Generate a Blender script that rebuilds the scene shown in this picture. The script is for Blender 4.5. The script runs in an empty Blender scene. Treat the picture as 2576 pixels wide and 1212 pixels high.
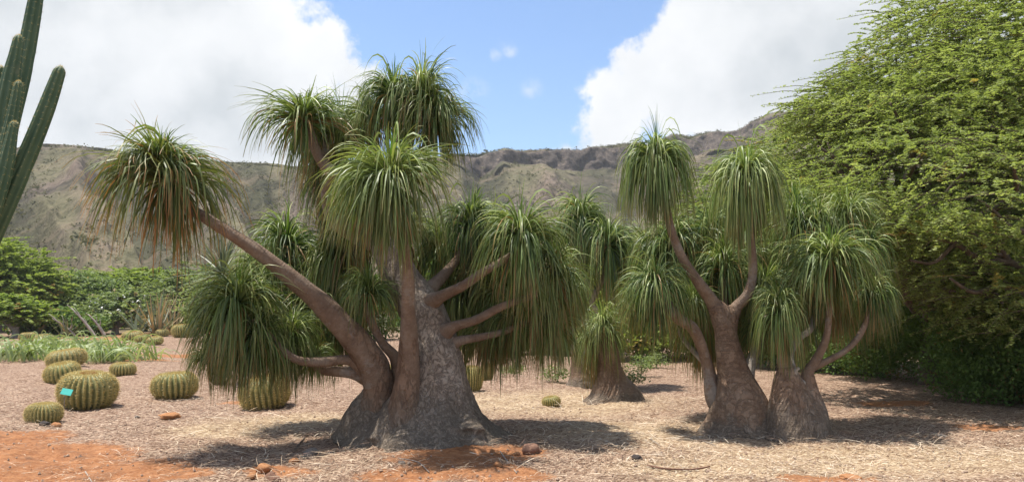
import bpy, math, random
import numpy as np
from mathutils import Vector, noise as mnoise
R = math.radians
sc = bpy.context.scene
col = sc.collection
random.seed(7)
# ------------------------------------------------------------------ camera
F = 2022.0            # focal length in picture units (picture 2576 x 1212)
HOR = 780.0
PITCH = math.atan((HOR - 606) / F)
CAMZ = 1.6
cam = bpy.data.cameras.new("camera")
cam.sensor_width = 36.0
cam.lens = 36.0 * F / 2576
cam.clip_start = 0.05
cam.clip_end = 4000
camo = bpy.data.objects.new("camera", cam)
camo.location = (0, 0, CAMZ)
camo.rotation_euler = (math.pi / 2 + PITCH, 0, 0)
col.objects.link(camo)
sc.camera = camo
cp, sp = math.cos(PITCH), math.sin(PITCH)

def ray(px, py):
    """direction through a point of the picture, normalised to y = 1"""
    x = (px - 1288) / F
    v = (606 - py) / F
    y = cp - v * sp
    z = sp + v * cp
    return np.array((x / y, 1.0, z / y))

def P(px, py, d):
    r = ray(px, py)
    return np.array((r[0] * d, d, CAMZ + r[2] * d))

def G(px, py):
    """ground point seen at a place of the picture"""
    r = ray(px, py)
    d = -CAMZ / r[2]
    return np.array((r[0] * d, d, 0.0))

# ------------------------------------------------------------------ light
S = Vector((-0.32, 0.07, 1.0)).normalized()     # towards the sun
SUN_EL = math.asin(S.z)
SUN_AZ = math.atan2(S.x, S.y)
sun = bpy.data.lights.new("sun", 'SUN')
sun.energy = 5.0
sun.angle = R(0.5)
sun.color = (1.0, 0.95, 0.87)
suno = bpy.data.objects.new("sun", sun)
suno.rotation_euler = (-S).to_track_quat('-Z', 'Y').to_euler()
suno.location = (0, 0, 30)
col.objects.link(suno)
sc.view_settings.view_transform = 'Standard'
sc.view_settings.look = 'None'
sc.view_settings.gamma = 1
sc.view_settings.use_curve_mapping = False
sc.view_settings.exposure = 0.6

class NT:
    """small node helper"""
    def __init__(s, nt):
        s.nt = nt; s.nt.nodes.clear()
    def n(s, t, ins=None, **kw):
        nd = s.nt.nodes.new(t)
        for k, v in kw.items(): setattr(nd, k, v)
        if ins:
            for k, v in ins.items():
                sk = nd.inputs[k]
                if isinstance(v, bpy.types.NodeSocket): s.nt.links.new(v, sk)
                else: sk.default_value = v
        return nd
    def m(s, op, a, b=None, c=None, clamp=False):
        ins = {0: a}
        if b is not None: ins[1] = b
        if c is not None: ins[2] = c
        return s.n('ShaderNodeMath', ins, operation=op, use_clamp=clamp).outputs[0]
    def ramp(s, fac, stops, interp='LINEAR'):
        nd = s.n('ShaderNodeValToRGB', {0: fac})
        cr = nd.color_ramp; cr.interpolation = interp
        while len(cr.elements) < len(stops): cr.elements.new(0.5)
        for e, (p, c) in zip(cr.elements, stops):
            e.position = p
            e.color = (c[0], c[1], c[2], 1) if hasattr(c, '__len__') else (c, c, c, 1)
        return nd.outputs[0]
    def mix(s, fac, a, b, mode='MIX'):
        nd = s.n('ShaderNodeMix', data_type='RGBA', blend_type=mode)
        for k, v in ((0, fac), (6, a), (7, b)):
            sk = nd.inputs[k]
            if isinstance(v, bpy.types.NodeSocket): s.nt.links.new(v, sk)
            else: sk.default_value = v if not hasattr(v, '__len__') else (v[0], v[1], v[2], 1)
        return nd.outputs[2]
    def noise(s, vec, scale, detail=4, rough=0.6, dist=0.0, out=0):
        return s.n('ShaderNodeTexNoise', {'Vector': vec, 'Scale': scale, 'Detail': detail, 'Roughness': rough, 'Distortion': dist}).outputs[out]
    def step(s, x, a, b):
        return s.n('ShaderNodeMapRange', {0: x, 1: a, 2: b, 3: 0.0, 4: 1.0}, interpolation_type='SMOOTHSTEP').outputs[0]

# ---- sky: Nishita with clouds fixed to directions of the sky
w = bpy.data.worlds.new("World"); sc.world = w; w.use_nodes = True
N = NT(w.node_tree)
sky = N.n('ShaderNodeTexSky', sky_type='NISHITA', sun_disc=False)
sky.sun_elevation = SUN_EL; sky.sun_rotation = SUN_AZ
sky.air_density = 1.0; sky.dust_density = 0.6; sky.ozone_density = 3.0; sky.altitude = 50
tc = N.n('ShaderNodeTexCoord')
dirv = N.n('ShaderNodeVectorMath', {0: tc.outputs['Generated']}, operation='NORMALIZE').outputs[0]
n1 = N.n('ShaderNodeTexNoise', {'Vector': dirv, 'Scale': 7.0, 'Detail': 8.0, 'Roughness': 0.62})
off = N.n('ShaderNodeVectorMath', {0: n1.outputs[1], 1: (0.5, 0.5, 0.5)}, operation='SUBTRACT').outputs[0]
off = N.n('ShaderNodeVectorMath', {0: off, 3: 0.17}, operation='SCALE').outputs[0]
dd = N.n('ShaderNodeVectorMath', {0: dirv, 1: off}, operation='ADD').outputs[0]
def vdir(px, py):
    v = Vector(ray(px, py)); v.normalize(); return tuple(v)
blobs = [  # picture x, y, radius in picture units: the two cumulus banks
 (620, 60, 150), (500, 260, 330), (200, 250, 420), (770, 150, 95), (850, 205, 95), (880, 250, 85), (700, 300, 130), (60, -100, 450), (400, -60, 340),
 (1570, 240, 115), (1640, 190, 120), (1740, 110, 105), (1780, 220, 190), (1560, 330, 130), (1470, 375, 75), (1800, -30, 110), (2000, 120, 330), (2300, 150, 500),
 (2100, -150, 330), (2700, 0, 450)]
bl = [(vdir(x, y), r / F * (1 / (1 + ((x - 1288) / F) ** 2) ** .7)) for x, y, r in blobs]
rr = random.Random(5)
for k in range(34):      # more clouds all round the sky
    az = R(rr.uniform(48, 312)); el = R(rr.uniform(3, 55))
    bl.append(((math.sin(az) * math.cos(el), math.cos(az) * math.cos(el), math.sin(el)), rr.uniform(0.10, 0.24)))
f = None
for b, r in bl:
    d = N.n('ShaderNodeVectorMath', {0: dd, 1: b}, operation='DISTANCE').outputs['Value']
    v = N.m('SUBTRACT', r, d)
    f = v if f is None else N.n('ShaderNodeMath', {0: f, 1: v, 2: 0.03}, operation='SMOOTH_MAX').outputs[0]
n2 = N.noise(dirv, 22, 8, 0.6)
f2 = N.m('ADD', f, N.m('MULTIPLY', N.m('SUBTRACT', n2, 0.5), 0.085))
alpha = N.step(f2, -0.006, 0.018)
# thin small wisps
wf = None
for x, y, r in ((1328, 218, 38), (1185, 236, 46), (1268, 118, 30), (1130, 235, 30), (1240, 140, 20)):
    d = N.n('ShaderNodeVectorMath', {0: N.n('ShaderNodeVectorMath', {0: dirv, 1: N.n('ShaderNodeVectorMath', {0: off, 3: 0.25}, operation='SCALE').outputs[0]}, operation='ADD').outputs[0], 1: vdir(x, y)}, operation='DISTANCE').outputs['Value']
    v = N.m('SUBTRACT', 1.0, N.m('DIVIDE', d, r / F), clamp=True)
    wf = v if wf is None else N.m('MAXIMUM', wf, v)
wf = N.m('MULTIPLY', N.step(wf, 0.0, 1.0), N.m('MULTIPLY', N.step(n2, 0.35, 0.7), 0.9))
alpha = N.m('MAXIMUM', alpha, wf)
n3 = N.noise(dirv, 5, 5, 0.55)
dep = N.m('ADD', f, N.m('MULTIPLY', N.m('SUBTRACT', n3, 0.5), 0.34))
ccol = N.ramp(N.m('DIVIDE', dep, 0.3, clamp=True), [(0.0, (5.2, 5.25, 5.3)), (0.2, (4.6, 4.7, 4.8)), (0.45, (3.45, 3.65, 3.8)), (0.75, (2.85, 3.05, 3.22)), (1.0, (2.6, 2.8, 2.97))])
skyc = N.mix(0.04, N.mix(1.0, sky.outputs[0], (0.94, 1.0, 1.07), 'MULTIPLY'), (2.4, 3.0, 3.7))
mixc = N.mix(alpha, skyc, ccol)
bg = N.n('ShaderNodeBackground', {0: mixc, 1: 0.13})
out = N.n('ShaderNodeOutputWorld', {0: bg.outputs[0]})

# ------------------------------------------------------------------ mesh helpers
def mesh_np(name, V, Fc, mats=(), attrs=None, matidx=None, smooth=False):
    """V (n,3), Fc (m,3|4) or list of such arrays"""
    me = bpy.data.meshes.new(name)
    V = np.asarray(V, dtype=np.float32)
    Fs = Fc if isinstance(Fc, list) else [Fc]
    Fs = [np.asarray(a, dtype=np.int32) for a in Fs if len(a)]
    tot = sum(a.size for a in Fs); npoly = sum(len(a) for a in Fs)
    me.vertices.add(len(V)); me.vertices.foreach_set('co', V.ravel())
    me.loops.add(tot); me.loops.foreach_set('vertex_index', np.concatenate([a.ravel() for a in Fs]))
    cnt = np.concatenate([np.full(len(a), a.shape[1], dtype=np.int32) for a in Fs])
    st = np.concatenate([[0], np.cumsum(cnt)[:-1]]).astype(np.int32)
    me.polygons.add(npoly); me.polygons.foreach_set('loop_start', st)
    for m in mats: me.materials.append(m)
    if matidx is not None: me.polygons.foreach_set('material_index', np.asarray(matidx, dtype=np.int32))
    me.polygons.foreach_set('use_smooth', np.full(npoly, smooth))
    me.update(calc_edges=True)
    if attrs:
        for k, a in attrs.items():
            at = me.attributes.new(k, 'FLOAT', 'POINT')
            at.data.foreach_set('value', np.asarray(a, dtype=np.float32).ravel())
    return me

def link(name, me, parent=None, loc=None, rz=0.0, scale=None, **props):
    o = bpy.data.objects.new(name, me); col.objects.link(o)
    if parent is not None: o.parent = parent
    if loc is not None: o.location = tuple(float(v) for v in loc)
    if rz: o.rotation_euler = (0, 0, rz)
    if scale is not None: o.scale = (scale,) * 3 if not hasattr(scale, '__len__') else scale
    for k, v in props.items(): o[k] = v
    return o

def thing(name, label, cat, loc, group=None, rz=0.0, scale=None):
    o = link(name, None, None, loc, rz, scale, label=label, category=cat)
    if group: o['group'] = group
    return o

def gh(x, y):
    """gentle relief of the ground"""
    x = np.asarray(x, float); y = np.asarray(y, float)
    h = 0.035 * np.sin(x * 0.9 + 1.3) * np.sin(y * 0.75 + .4) + 0.02 * np.sin(x * 2.3 + y * 1.1) + 0.012 * np.sin(x * 4.9 - y * 3.7 + 1) + 0.008 * np.sin(x * 8.1 + y * 9.3)
    h = h * np.clip(y / 6.0, 0, 1)
    h += 0.07 * np.exp(-(((x - 1.6) / .35) ** 2 + ((y - 9.9) / .25) ** 2))      # little mound between the palms
    return h

def catmull(pts, sub):
    pts = np.asarray(pts, float)
    p = np.vstack([2 * pts[0] - pts[1], pts, 2 * pts[-1] - pts[-2]])
    out = []
    for i in range(1, len(p) - 2):
        for k in range(sub):
            t = k / sub
            out.append(0.5 * ((2 * p[i]) + (p[i + 1] - p[i - 1]) * t + (2 * p[i - 1] - 5 * p[i] + 4 * p[i + 1] - p[i + 2]) * t * t + (3 * p[i] - p[i - 1] - 3 * p[i + 1] + p[i + 2]) * t ** 3))
    out.append(pts[-1])
    return np.array(out)

def tube(pts, nseg=10, sub=4, radial=None, wob=0.0, seed=0, roundtip=False):
    """pts rows x,y,z,r -> V, quads(+tri caps), attrs along / around"""
    q = catmull(pts, sub)
    if roundtip:
        e = q[-1].copy(); dv = q[-1][:3] - q[-2][:3]; dv /= np.linalg.norm(dv)
        r = e[3]; extra = []
        for a in (25, 50, 70, 84):
            x = e.copy(); x[:3] = e[:3] + dv * r * 1.25 * math.sin(R(a)); x[3] = r * math.cos(R(a)); extra.append(x)
        q = np.vstack([q, extra])
    n = len(q); V = []; al = []; ar = []
    T = np.gradient(q[:, :3], axis=0); T /= np.linalg.norm(T, axis=1)[:, None] + 1e-9
    u = np.cross(T[0], (0.3, 1, 0.1)); u /= np.linalg.norm(u)
    th = np.linspace(0, 2 * np.pi, nseg, endpoint=False)
    L = 0; rg = np.random.default_rng(seed); ph = rg.uniform(0, 6.28, 6)
    for i in range(n):
        u = u - T[i] * np.dot(u, T[i]); u /= np.linalg.norm(u); v = np.cross(T[i], u)
        if i: L += np.linalg.norm(q[i, :3] - q[i - 1, :3])
        r = q[i, 3] * np.ones(nseg)
        if radial is not None: r = r * radial(th, i / (n - 1), L)
        if wob: r = r * (1 + wob * np.sin(2 * th + ph[0] + L * 3) + wob * .7 * np.sin(3 * th + ph[1] - L * 7) + wob * .6 * np.sin(L * 11 + ph[2]))
        V.append(q[i, :3] + np.outer(r * np.cos(th), u) + np.outer(r * np.sin(th), v))
        al += [L] * nseg; ar += list(th / 6.2832)
    V = np.vstack(V)
    I = np.arange(n - 1)[:, None] * nseg; J = np.arange(nseg)[None, :]; J2 = (J + 1) % nseg
    Q = np.stack([I + J, I + J2, I + nseg + J2, I + nseg + J], -1).reshape(-1, 4)
    c0, c1 = len(V), len(V) + 1
    V = np.vstack([V, q[0, :3], q[-1, :3]])
    j = np.arange(nseg); j2 = (j + 1) % nseg
    Tt = np.vstack([np.stack([j2, j, np.full(nseg, c0)], -1), np.stack([(n - 1) * nseg + j, (n - 1) * nseg + j2, np.full(nseg, c1)], -1)])
    return V, Q, Tt, np.array(al + [0, L]), np.array(ar + [0, 0])

def join_tubes(lst):
    Vs, Qs, Ts, A, B = [], [], [], [], []; o = 0
    for V, Q, T, a, b in lst:
        Vs.append(V); Qs.append(Q + o); Ts.append(T + o); A.append(a); B.append(b); o += len(V)
    return np.vstack(Vs), [np.vstack(Qs), np.vstack(Ts)], dict(along=np.concatenate(A), around=np.concatenate(B))

def tube_obj(name, pts, mat, parent, nseg=10, sub=4, **kw):
    """pts in world space; parent at parent.location"""
    V, Q, T, a, b = tube(pts, nseg, sub, **kw)
    if parent is not None: V = V - np.array(parent.location)
    return link(name, mesh_np(name, V, [Q, T], [mat], dict(along=a, around=b), smooth=True), parent)

# ------------------------------------------------------------------ materials
def newmat(name):
    m = bpy.data.materials.new(name); m.use_nodes = True
    return m, NT(m.node_tree)

def finish(N, color, rough=0.8, bump=None, bstr=0.5, bdist=0.02, spec=0.3, transl=None, tcol=None, disp=None):
    ins = {'Base Color': color, 'Roughness': rough, 'Specular IOR Level': spec}
    p = N.n('ShaderNodeBsdfPrincipled')
    for k, v in ins.items():
        if isinstance(v, bpy.types.NodeSocket): N.nt.links.new(v, p.inputs[k])
        elif hasattr(v, '__len__'): p.inputs[k].default_value = (v[0], v[1], v[2], 1)
        else: p.inputs[k].default_value = v
    if bump is not None:
        b = N.n('ShaderNodeBump', {'Height': bump, 'Strength': bstr, 'Distance': bdist})
        N.nt.links.new(b.outputs[0], p.inputs['Normal'])
    sh = p.outputs[0]
    if transl:
        t = N.n('ShaderNodeBsdfTranslucent')
        if isinstance(tcol, bpy.types.NodeSocket): N.nt.links.new(tcol, t.inputs[0])
        else: t.inputs[0].default_value = (*tcol, 1)
        sh = N.n('ShaderNodeMixShader', {0: transl, 1: sh, 2: t.outputs[0]}).outputs[0]
    N.n('ShaderNodeOutputMaterial', {0: sh})

def attr(N, name): return N.n('ShaderNodeAttribute', attribute_name=name).outputs['Fac']

def leaf_mat(name, cols, brown, rough=0.4, transl=0.3, spec=0.5, tip=0.0):
    m, N = newmat(name)
    t = attr(N, 'tint'); al = attr(N, 'along')
    oi = N.n('ShaderNodeObjectInfo').outputs['Random']
    c = N.ramp(t, [(i / (len(cols) - 1), cc) for i, cc in enumerate(cols)])
    c = N.mix(N.m('MULTIPLY', oi, 0.25), c, (cols[-1][0] * 1.15, cols[-1][1] * 1.05, cols[-1][2]))
    dead = N.step(attr(N, 'dead'), 0.45, 0.55)
    c = N.mix(dead, c, brown)
    if tip: c = N.mix(N.m('MULTIPLY', N.step(al, 0.75, 1.0), tip), c, brown)
    tcn = N.mix(1.0, c, (1.3, 1.35, 0.7), 'MULTIPLY')
    finish(N, c, rough, spec=spec, transl=transl, tcol=tcn)
    return m

M = {}
M['palm'] = leaf_mat('palm_leaf', [(0.028, 0.065, 0.015), (0.060, 0.115, 0.022), (0.135, 0.205, 0.045), (0.38, 0.44, 0.17)], (0.36, 0.22, 0.09), rough=0.46, transl=0.24, spec=0.42, tip=0.45)  # palest stop is a painted highlight for the crown tops
M['palm_orange'] = leaf_mat('palm_leaf_browning', [(0.05, 0.09, 0.025), (0.11, 0.145, 0.04), (0.22, 0.24, 0.08)], (0.42, 0.20, 0.08), rough=0.5, transl=0.28, spec=0.4, tip=0.95)
M['palm_young'] = leaf_mat('palm_young_leaf', [(0.07, 0.15, 0.02), (0.12, 0.21, 0.03), (0.18, 0.27, 0.05)], (0.30, 0.21, 0.09), rough=0.45, transl=0.35, spec=0.4)
M['yucca'] = leaf_mat('yucca_leaf', [(0.07, 0.10, 0.06), (0.13, 0.16, 0.09), (0.22, 0.24, 0.15)], (0.36, 0.26, 0.15), rough=0.5, transl=0.15, spec=0.4, tip=0.3)
M['strap'] = leaf_mat('strap_leaf', [(0.12, 0.20, 0.06), (0.26, 0.34, 0.13), (0.48, 0.52, 0.30)], (0.55, 0.45, 0.26), rough=0.5, transl=0.3, spec=0.4, tip=0.4)
M['feather'] = leaf_mat('feathery_leaf', [(0.09, 0.14, 0.036), (0.17, 0.23, 0.062), (0.27, 0.335, 0.11), (0.42, 0.47, 0.21)], (0.34, 0.28, 0.09), rough=0.6, transl=0.45, spec=0.2)
M['darkleaf'] = leaf_mat('dark_shrub_leaf', [(0.06, 0.12, 0.028), (0.11, 0.18, 0.042), (0.17, 0.25, 0.07)], (0.2, 0.14, 0.05), rough=0.6, transl=0.3, spec=0.2)
M['lime'] = leaf_mat('yellow_green_leaf', [(0.13, 0.19, 0.04), (0.23, 0.30, 0.065), (0.34, 0.40, 0.13)], (0.3, 0.22, 0.08), rough=0.6, transl=0.4, spec=0.2)
M['midleaf'] = leaf_mat('mid_green_leaf', [(0.10, 0.155, 0.05), (0.18, 0.24, 0.085), (0.32, 0.37, 0.19)], (0.35, 0.28, 0.16), rough=0.6, transl=0.35, spec=0.2)
M['scrub'] = leaf_mat('scrub_leaf', [(0.08, 0.085, 0.05), (0.12, 0.12, 0.07), (0.16, 0.15, 0.085)], (0.2, 0.15, 0.10), rough=0.9, transl=0.2, spec=0.05)

def limb_mat():
    m, N = newmat('palm_limb_skin')
    tcn = N.n('ShaderNodeTexCoord').outputs['Object']; a = attr(N, 'along')
    n = N.noise(tcn, 4, 6, .72); n2 = N.noise(tcn, 45, 4, .7)
    c = N.ramp(n, [(0.3, (0.14, 0.09, 0.06)), (0.5, (0.22, 0.148, 0.10)), (0.7, (0.31, 0.24, 0.18))])
    ring = N.noise(N.n('ShaderNodeCombineXYZ', {0: N.m('MULTIPLY', a, 38.0), 1: N.m('MULTIPLY', n, 2.0)}).outputs[0], 1.0, 3, .7)
    c = N.mix(N.m('MULTIPLY', N.step(ring, 0.56, 0.7), 0.55), c, (0.12, 0.08, 0.06))
    c = N.mix(N.m('MULTIPLY', N.step(n2, 0.55, 0.75), 0.4), c, (0.42, 0.34, 0.28))
    pt = N.step(N.noise(tcn, 2.2, 6, .75), 0.54, 0.62)
    c = N.mix(N.m('MULTIPLY', pt, 0.55), c, (0.30, 0.27, 0.23))
    c = N.mix(N.m('MULTIPLY', N.step(N.noise(tcn, 7, 6, .8), 0.60, 0.68), 0.6), c, (0.09, 0.065, 0.05))
    finish(N, c, 0.8, N.m('ADD', ring, N.m('MULTIPLY', n2, 0.7)), 0.9, 0.022, spec=0.25)
    return m
M['limb'] = limb_mat()

def trunk_mat(name, lo, mid, hi, fz=1.2, scale=14, zdark=0.6, crackamt=.5, rings=0.0):
    m, N = newmat(name)
    o = N.n('ShaderNodeTexCoord').outputs['Object']
    z = N.n('ShaderNodeSeparateXYZ', {0: o}).outputs[2]
    st = N.n('ShaderNodeVectorMath', {0: o, 1: (1.0, 1.0, fz)}, operation='MULTIPLY').outputs[0]
    warp = N.n('ShaderNodeVectorMath', {0: st, 1: N.n('ShaderNodeVectorMath', {0: N.noise(st, 2.5, 4, .65, out=1), 3: 0.5}, operation='SCALE').outputs[0]}, operation='ADD').outputs[0]
    ridged = N.m('ABSOLUTE', N.m('SUBTRACT', N.noise(warp, scale, 4, .6), 0.5))
    crack = N.step(ridged, 0.0, 0.07)
    n = N.noise(o, 2.5, 6, .65); n2 = N.noise(warp, scale * 2.2, 5, .75)
    c = N.ramp(n, [(0.28, lo), (0.5, mid), (0.75, hi)])
    c = N.mix(N.m('MULTIPLY', N.step(n2, 0.48, 0.68), 0.45), c, hi)
    c = N.mix(N.m('MULTIPLY', N.m('SUBTRACT', 1.0, crack), crackamt), c, tuple(v * .4 for v in lo))
    h = N.m('ADD', N.m('MULTIPLY', crack, 0.8), N.m('MULTIPLY', n2, 0.9))
    if rings:
        rg = N.noise(N.n('ShaderNodeCombineXYZ', {0: N.m('MULTIPLY', z, 30.0), 1: n}).outputs[0], 1.0, 3, .7)
        c = N.mix(N.m('MULTIPLY', N.step(rg, 0.55, 0.7), rings), c, tuple(v * .5 for v in lo)); h = N.m('ADD', h, rg)
    # weathered grey foot, splashed with soil
    zz = N.m('ADD', z, N.m('MULTIPLY', N.m('SUBTRACT', N.noise(warp, 4, 5, .7), 0.5), 1.1))
    c = N.mix(N.m('MULTIPLY', N.m('SUBTRACT', 1.0, N.step(zz, zdark * .4, zdark * 1.2)), 0.8), c, N.ramp(n2, [(0.3, (0.085, 0.068, 0.052)), (0.5, (0.165, 0.132, 0.10)), (0.7, (0.35, 0.285, 0.215))]))
    finish(N, c, 0.85, h, 0.8, 0.02, spec=0.15)
    return m
M['bark'] = trunk_mat('rough_caudex_bark', (0.20, 0.15, 0.115), (0.33, 0.26, 0.20), (0.50, 0.43, 0.35), fz=0.6, scale=15, zdark=0.75, crackamt=.5)
M['bark2'] = trunk_mat('smooth_caudex_bark', (0.17, 0.105, 0.07), (0.25, 0.165, 0.11), (0.34, 0.26, 0.19), fz=1.2, scale=9, zdark=0.22, crackamt=.25, rings=.35)
M['bark3'] = trunk_mat('stem_foot_bark', (0.16, 0.10, 0.065), (0.25, 0.16, 0.105), (0.35, 0.26, 0.19), fz=.45, scale=10, zdark=0.55, crackamt=.4, rings=.2)

def wood_mat(name, a, b):
    m, N = newmat(name)
    o = N.n('ShaderNodeTexCoord').outputs['Object']
    n = N.noise(o, 12, 5, .7)
    finish(N, N.ramp(n, [(0.3, a), (0.7, b)]), 0.85, n, 0.8, 0.02, spec=0.15)
    return m
M['wood'] = wood_mat('tree_bark', (0.07, 0.05, 0.035), (0.17, 0.13, 0.10))
M['greywood'] = wood_mat('grey_branch', (0.22, 0.18, 0.15), (0.45, 0.40, 0.34))
M['stick'] = wood_mat('fallen_stick', (0.10, 0.05, 0.035), (0.22, 0.12, 0.08))

def stone_mat(name, a, b):
    m, N = newmat(name)
    o = N.n('ShaderNodeTexCoord').outputs['Object']
    n = N.noise(o, 9, 6, .7)
    finish(N, N.ramp(n, [(0.3, a), (0.7, b)]), 0.9, N.noise(o, 30, 5, .7), 0.8, 0.02, spec=0.15)
    return m
M['stone_orange'] = stone_mat('orange_stone', (0.38, 0.15, 0.06), (0.55, 0.30, 0.15))
M['stone_brown'] = stone_mat('brown_stone', (0.20, 0.10, 0.07), (0.36, 0.22, 0.15))
M['stone_grey'] = stone_mat('grey_stone', (0.16, 0.13, 0.11), (0.36, 0.31, 0.26))
M['stone_dark'] = stone_mat('dark_stone', (0.05, 0.04, 0.04), (0.12, 0.10, 0.09))
M['pebble'] = stone_mat('pebble', (0.22, 0.14, 0.10), (0.48, 0.36, 0.27))

def flat(name, c, rough=0.7, tr=None):
    m, N = newmat(name)
    o = N.n('ShaderNodeTexCoord').outputs['Object']
    n = N.noise(o, 20, 3, .6)
    cc = N.mix(n, tuple(v * .85 for v in c), tuple(min(1, v * 1.1) for v in c))
    finish(N, cc, rough, spec=0.3, transl=tr, tcol=cc)
    return m
M['teal'] = flat('teal_plastic', (0.10, 0.55, 0.46), 0.4)
M['white_petal'] = flat('white_petal', (0.8, 0.78, 0.72), 0.6)
M['red_petal'] = flat('red_petal', (0.6, 0.08, 0.03), 0.6)

def cactus_mat(name, a, b, rib=True):
    m, N = newmat(name)
    o = N.n('ShaderNodeTexCoord').outputs['Object']
    rd = attr(N, 'ridge'); n = N.noise(o, 6, 5, .6)
    c = N.ramp(n, [(0.3, a), (0.7, b)])
    c = N.mix(N.m('MULTIPLY', N.step(rd, 0.35 if rib else 0.8, 1.0), 0.85 if rib else 0.25), c, (0.44, 0.39, 0.15) if rib else (0.2, 0.24, 0.13))
    c = N.mix(N.m('MULTIPLY', N.step(N.noise(o, 2.5, 4, .6), 0.62, 0.75), 0.3), c, (0.30, 0.24, 0.14))
    oi = N.n('ShaderNodeObjectInfo').outputs['Random']
    c = N.mix(N.m('MULTIPLY', oi, 0.35), c, (0.22, 0.17, 0.08) if rib else c)
    zc = N.n('ShaderNodeSeparateXYZ', {0: o}).outputs[2]
    c = N.mix(N.m('MULTIPLY', N.step(N.m('ADD', N.noise(o, 5, 5, .7), N.m('MULTIPLY', zc, -1.2 if rib else -.12)), 0.42, 0.62), 0.6), c, (0.20, 0.15, 0.10))
    finish(N, c, 0.55, n, 0.3, 0.01, spec=0.3)
    return m
M['barrel'] = cactus_mat('barrel_cactus_skin', (0.10, 0.125, 0.04), (0.17, 0.19, 0.07))
M['column'] = cactus_mat('column_cactus_skin', (0.045, 0.09, 0.045), (0.085, 0.135, 0.07), False)
def spine_mat():
    m, N = newmat('cactus_spines')
    t = attr(N, 'tint')
    finish(N, N.ramp(t, [(0, (0.46, 0.33, 0.10)), (0.5, (0.62, 0.50, 0.20)), (1, (0.70, 0.62, 0.36))]), 0.5, spec=0.3, transl=0.25, tcol=(0.65, 0.5, 0.2))
    return m
M['spine'] = spine_mat()
M['spine_brown'] = flat('rusty_spines', (0.42, 0.17, 0.06), 0.6, 0.2)

# ------------------------------------------------------------------ ground
soil_spots = [(G(110, 1150), 1.2, 1.3), (G(300, 1180), .9, .8), (G(20, 1110), .8, 1.2), (G(420, 1195), .6, .6), (G(1150, 1150), 1.0, .95), (G(1060, 1195), .8, .5), (G(1290, 1140), .5, .6), (G(1250, 1195), .7, .5), (G(2080, 1205), .6, .3),
              (G(430, 893), 2.2, 1.5), (G(350, 905), 1.5, .8), (G(330, 842), 4.5, 3.2), (G(450, 838), 4.5, 3.4), (G(250, 850), 4, 3), (G(2250, 1010), .9, .5), (G(1850, 880), 2.2, 2.6), (G(700, 1180), .5, .4), (G(30, 1200), 1.0, .8), (G(620, 1010), .7, .5), (G(2500, 1080), .7, .4)]
def soil(x, y):
    s = np.zeros_like(x, dtype=float)
    for c, a, b in soil_spots:
        s = np.maximum(s, 1.15 - np.sqrt(((x - c[0]) / a) ** 2 + ((y - c[1]) / b) ** 2))
    return np.clip(s, 0, 1)
def straw(x, y):
    s = np.zeros_like(x, dtype=float)
    for c, a, b in ((G(1650, 1090), 2.0, 1.8), (G(2100, 1150), 2.2, 1.4), (G(1380, 1010), 2.6, 2.4), (G(2400, 1150), 1.6, 1.3), (G(720, 1060), 1.5, 1.0), (G(1800, 1180), 1.4, .8), (G(560, 1080), .9, .8)):
        s = np.maximum(s, 1.2 - np.sqrt(((x - c[0]) / a) ** 2 + ((y - c[1]) / b) ** 2))
    return np.clip(s, 0, 1)

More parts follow.
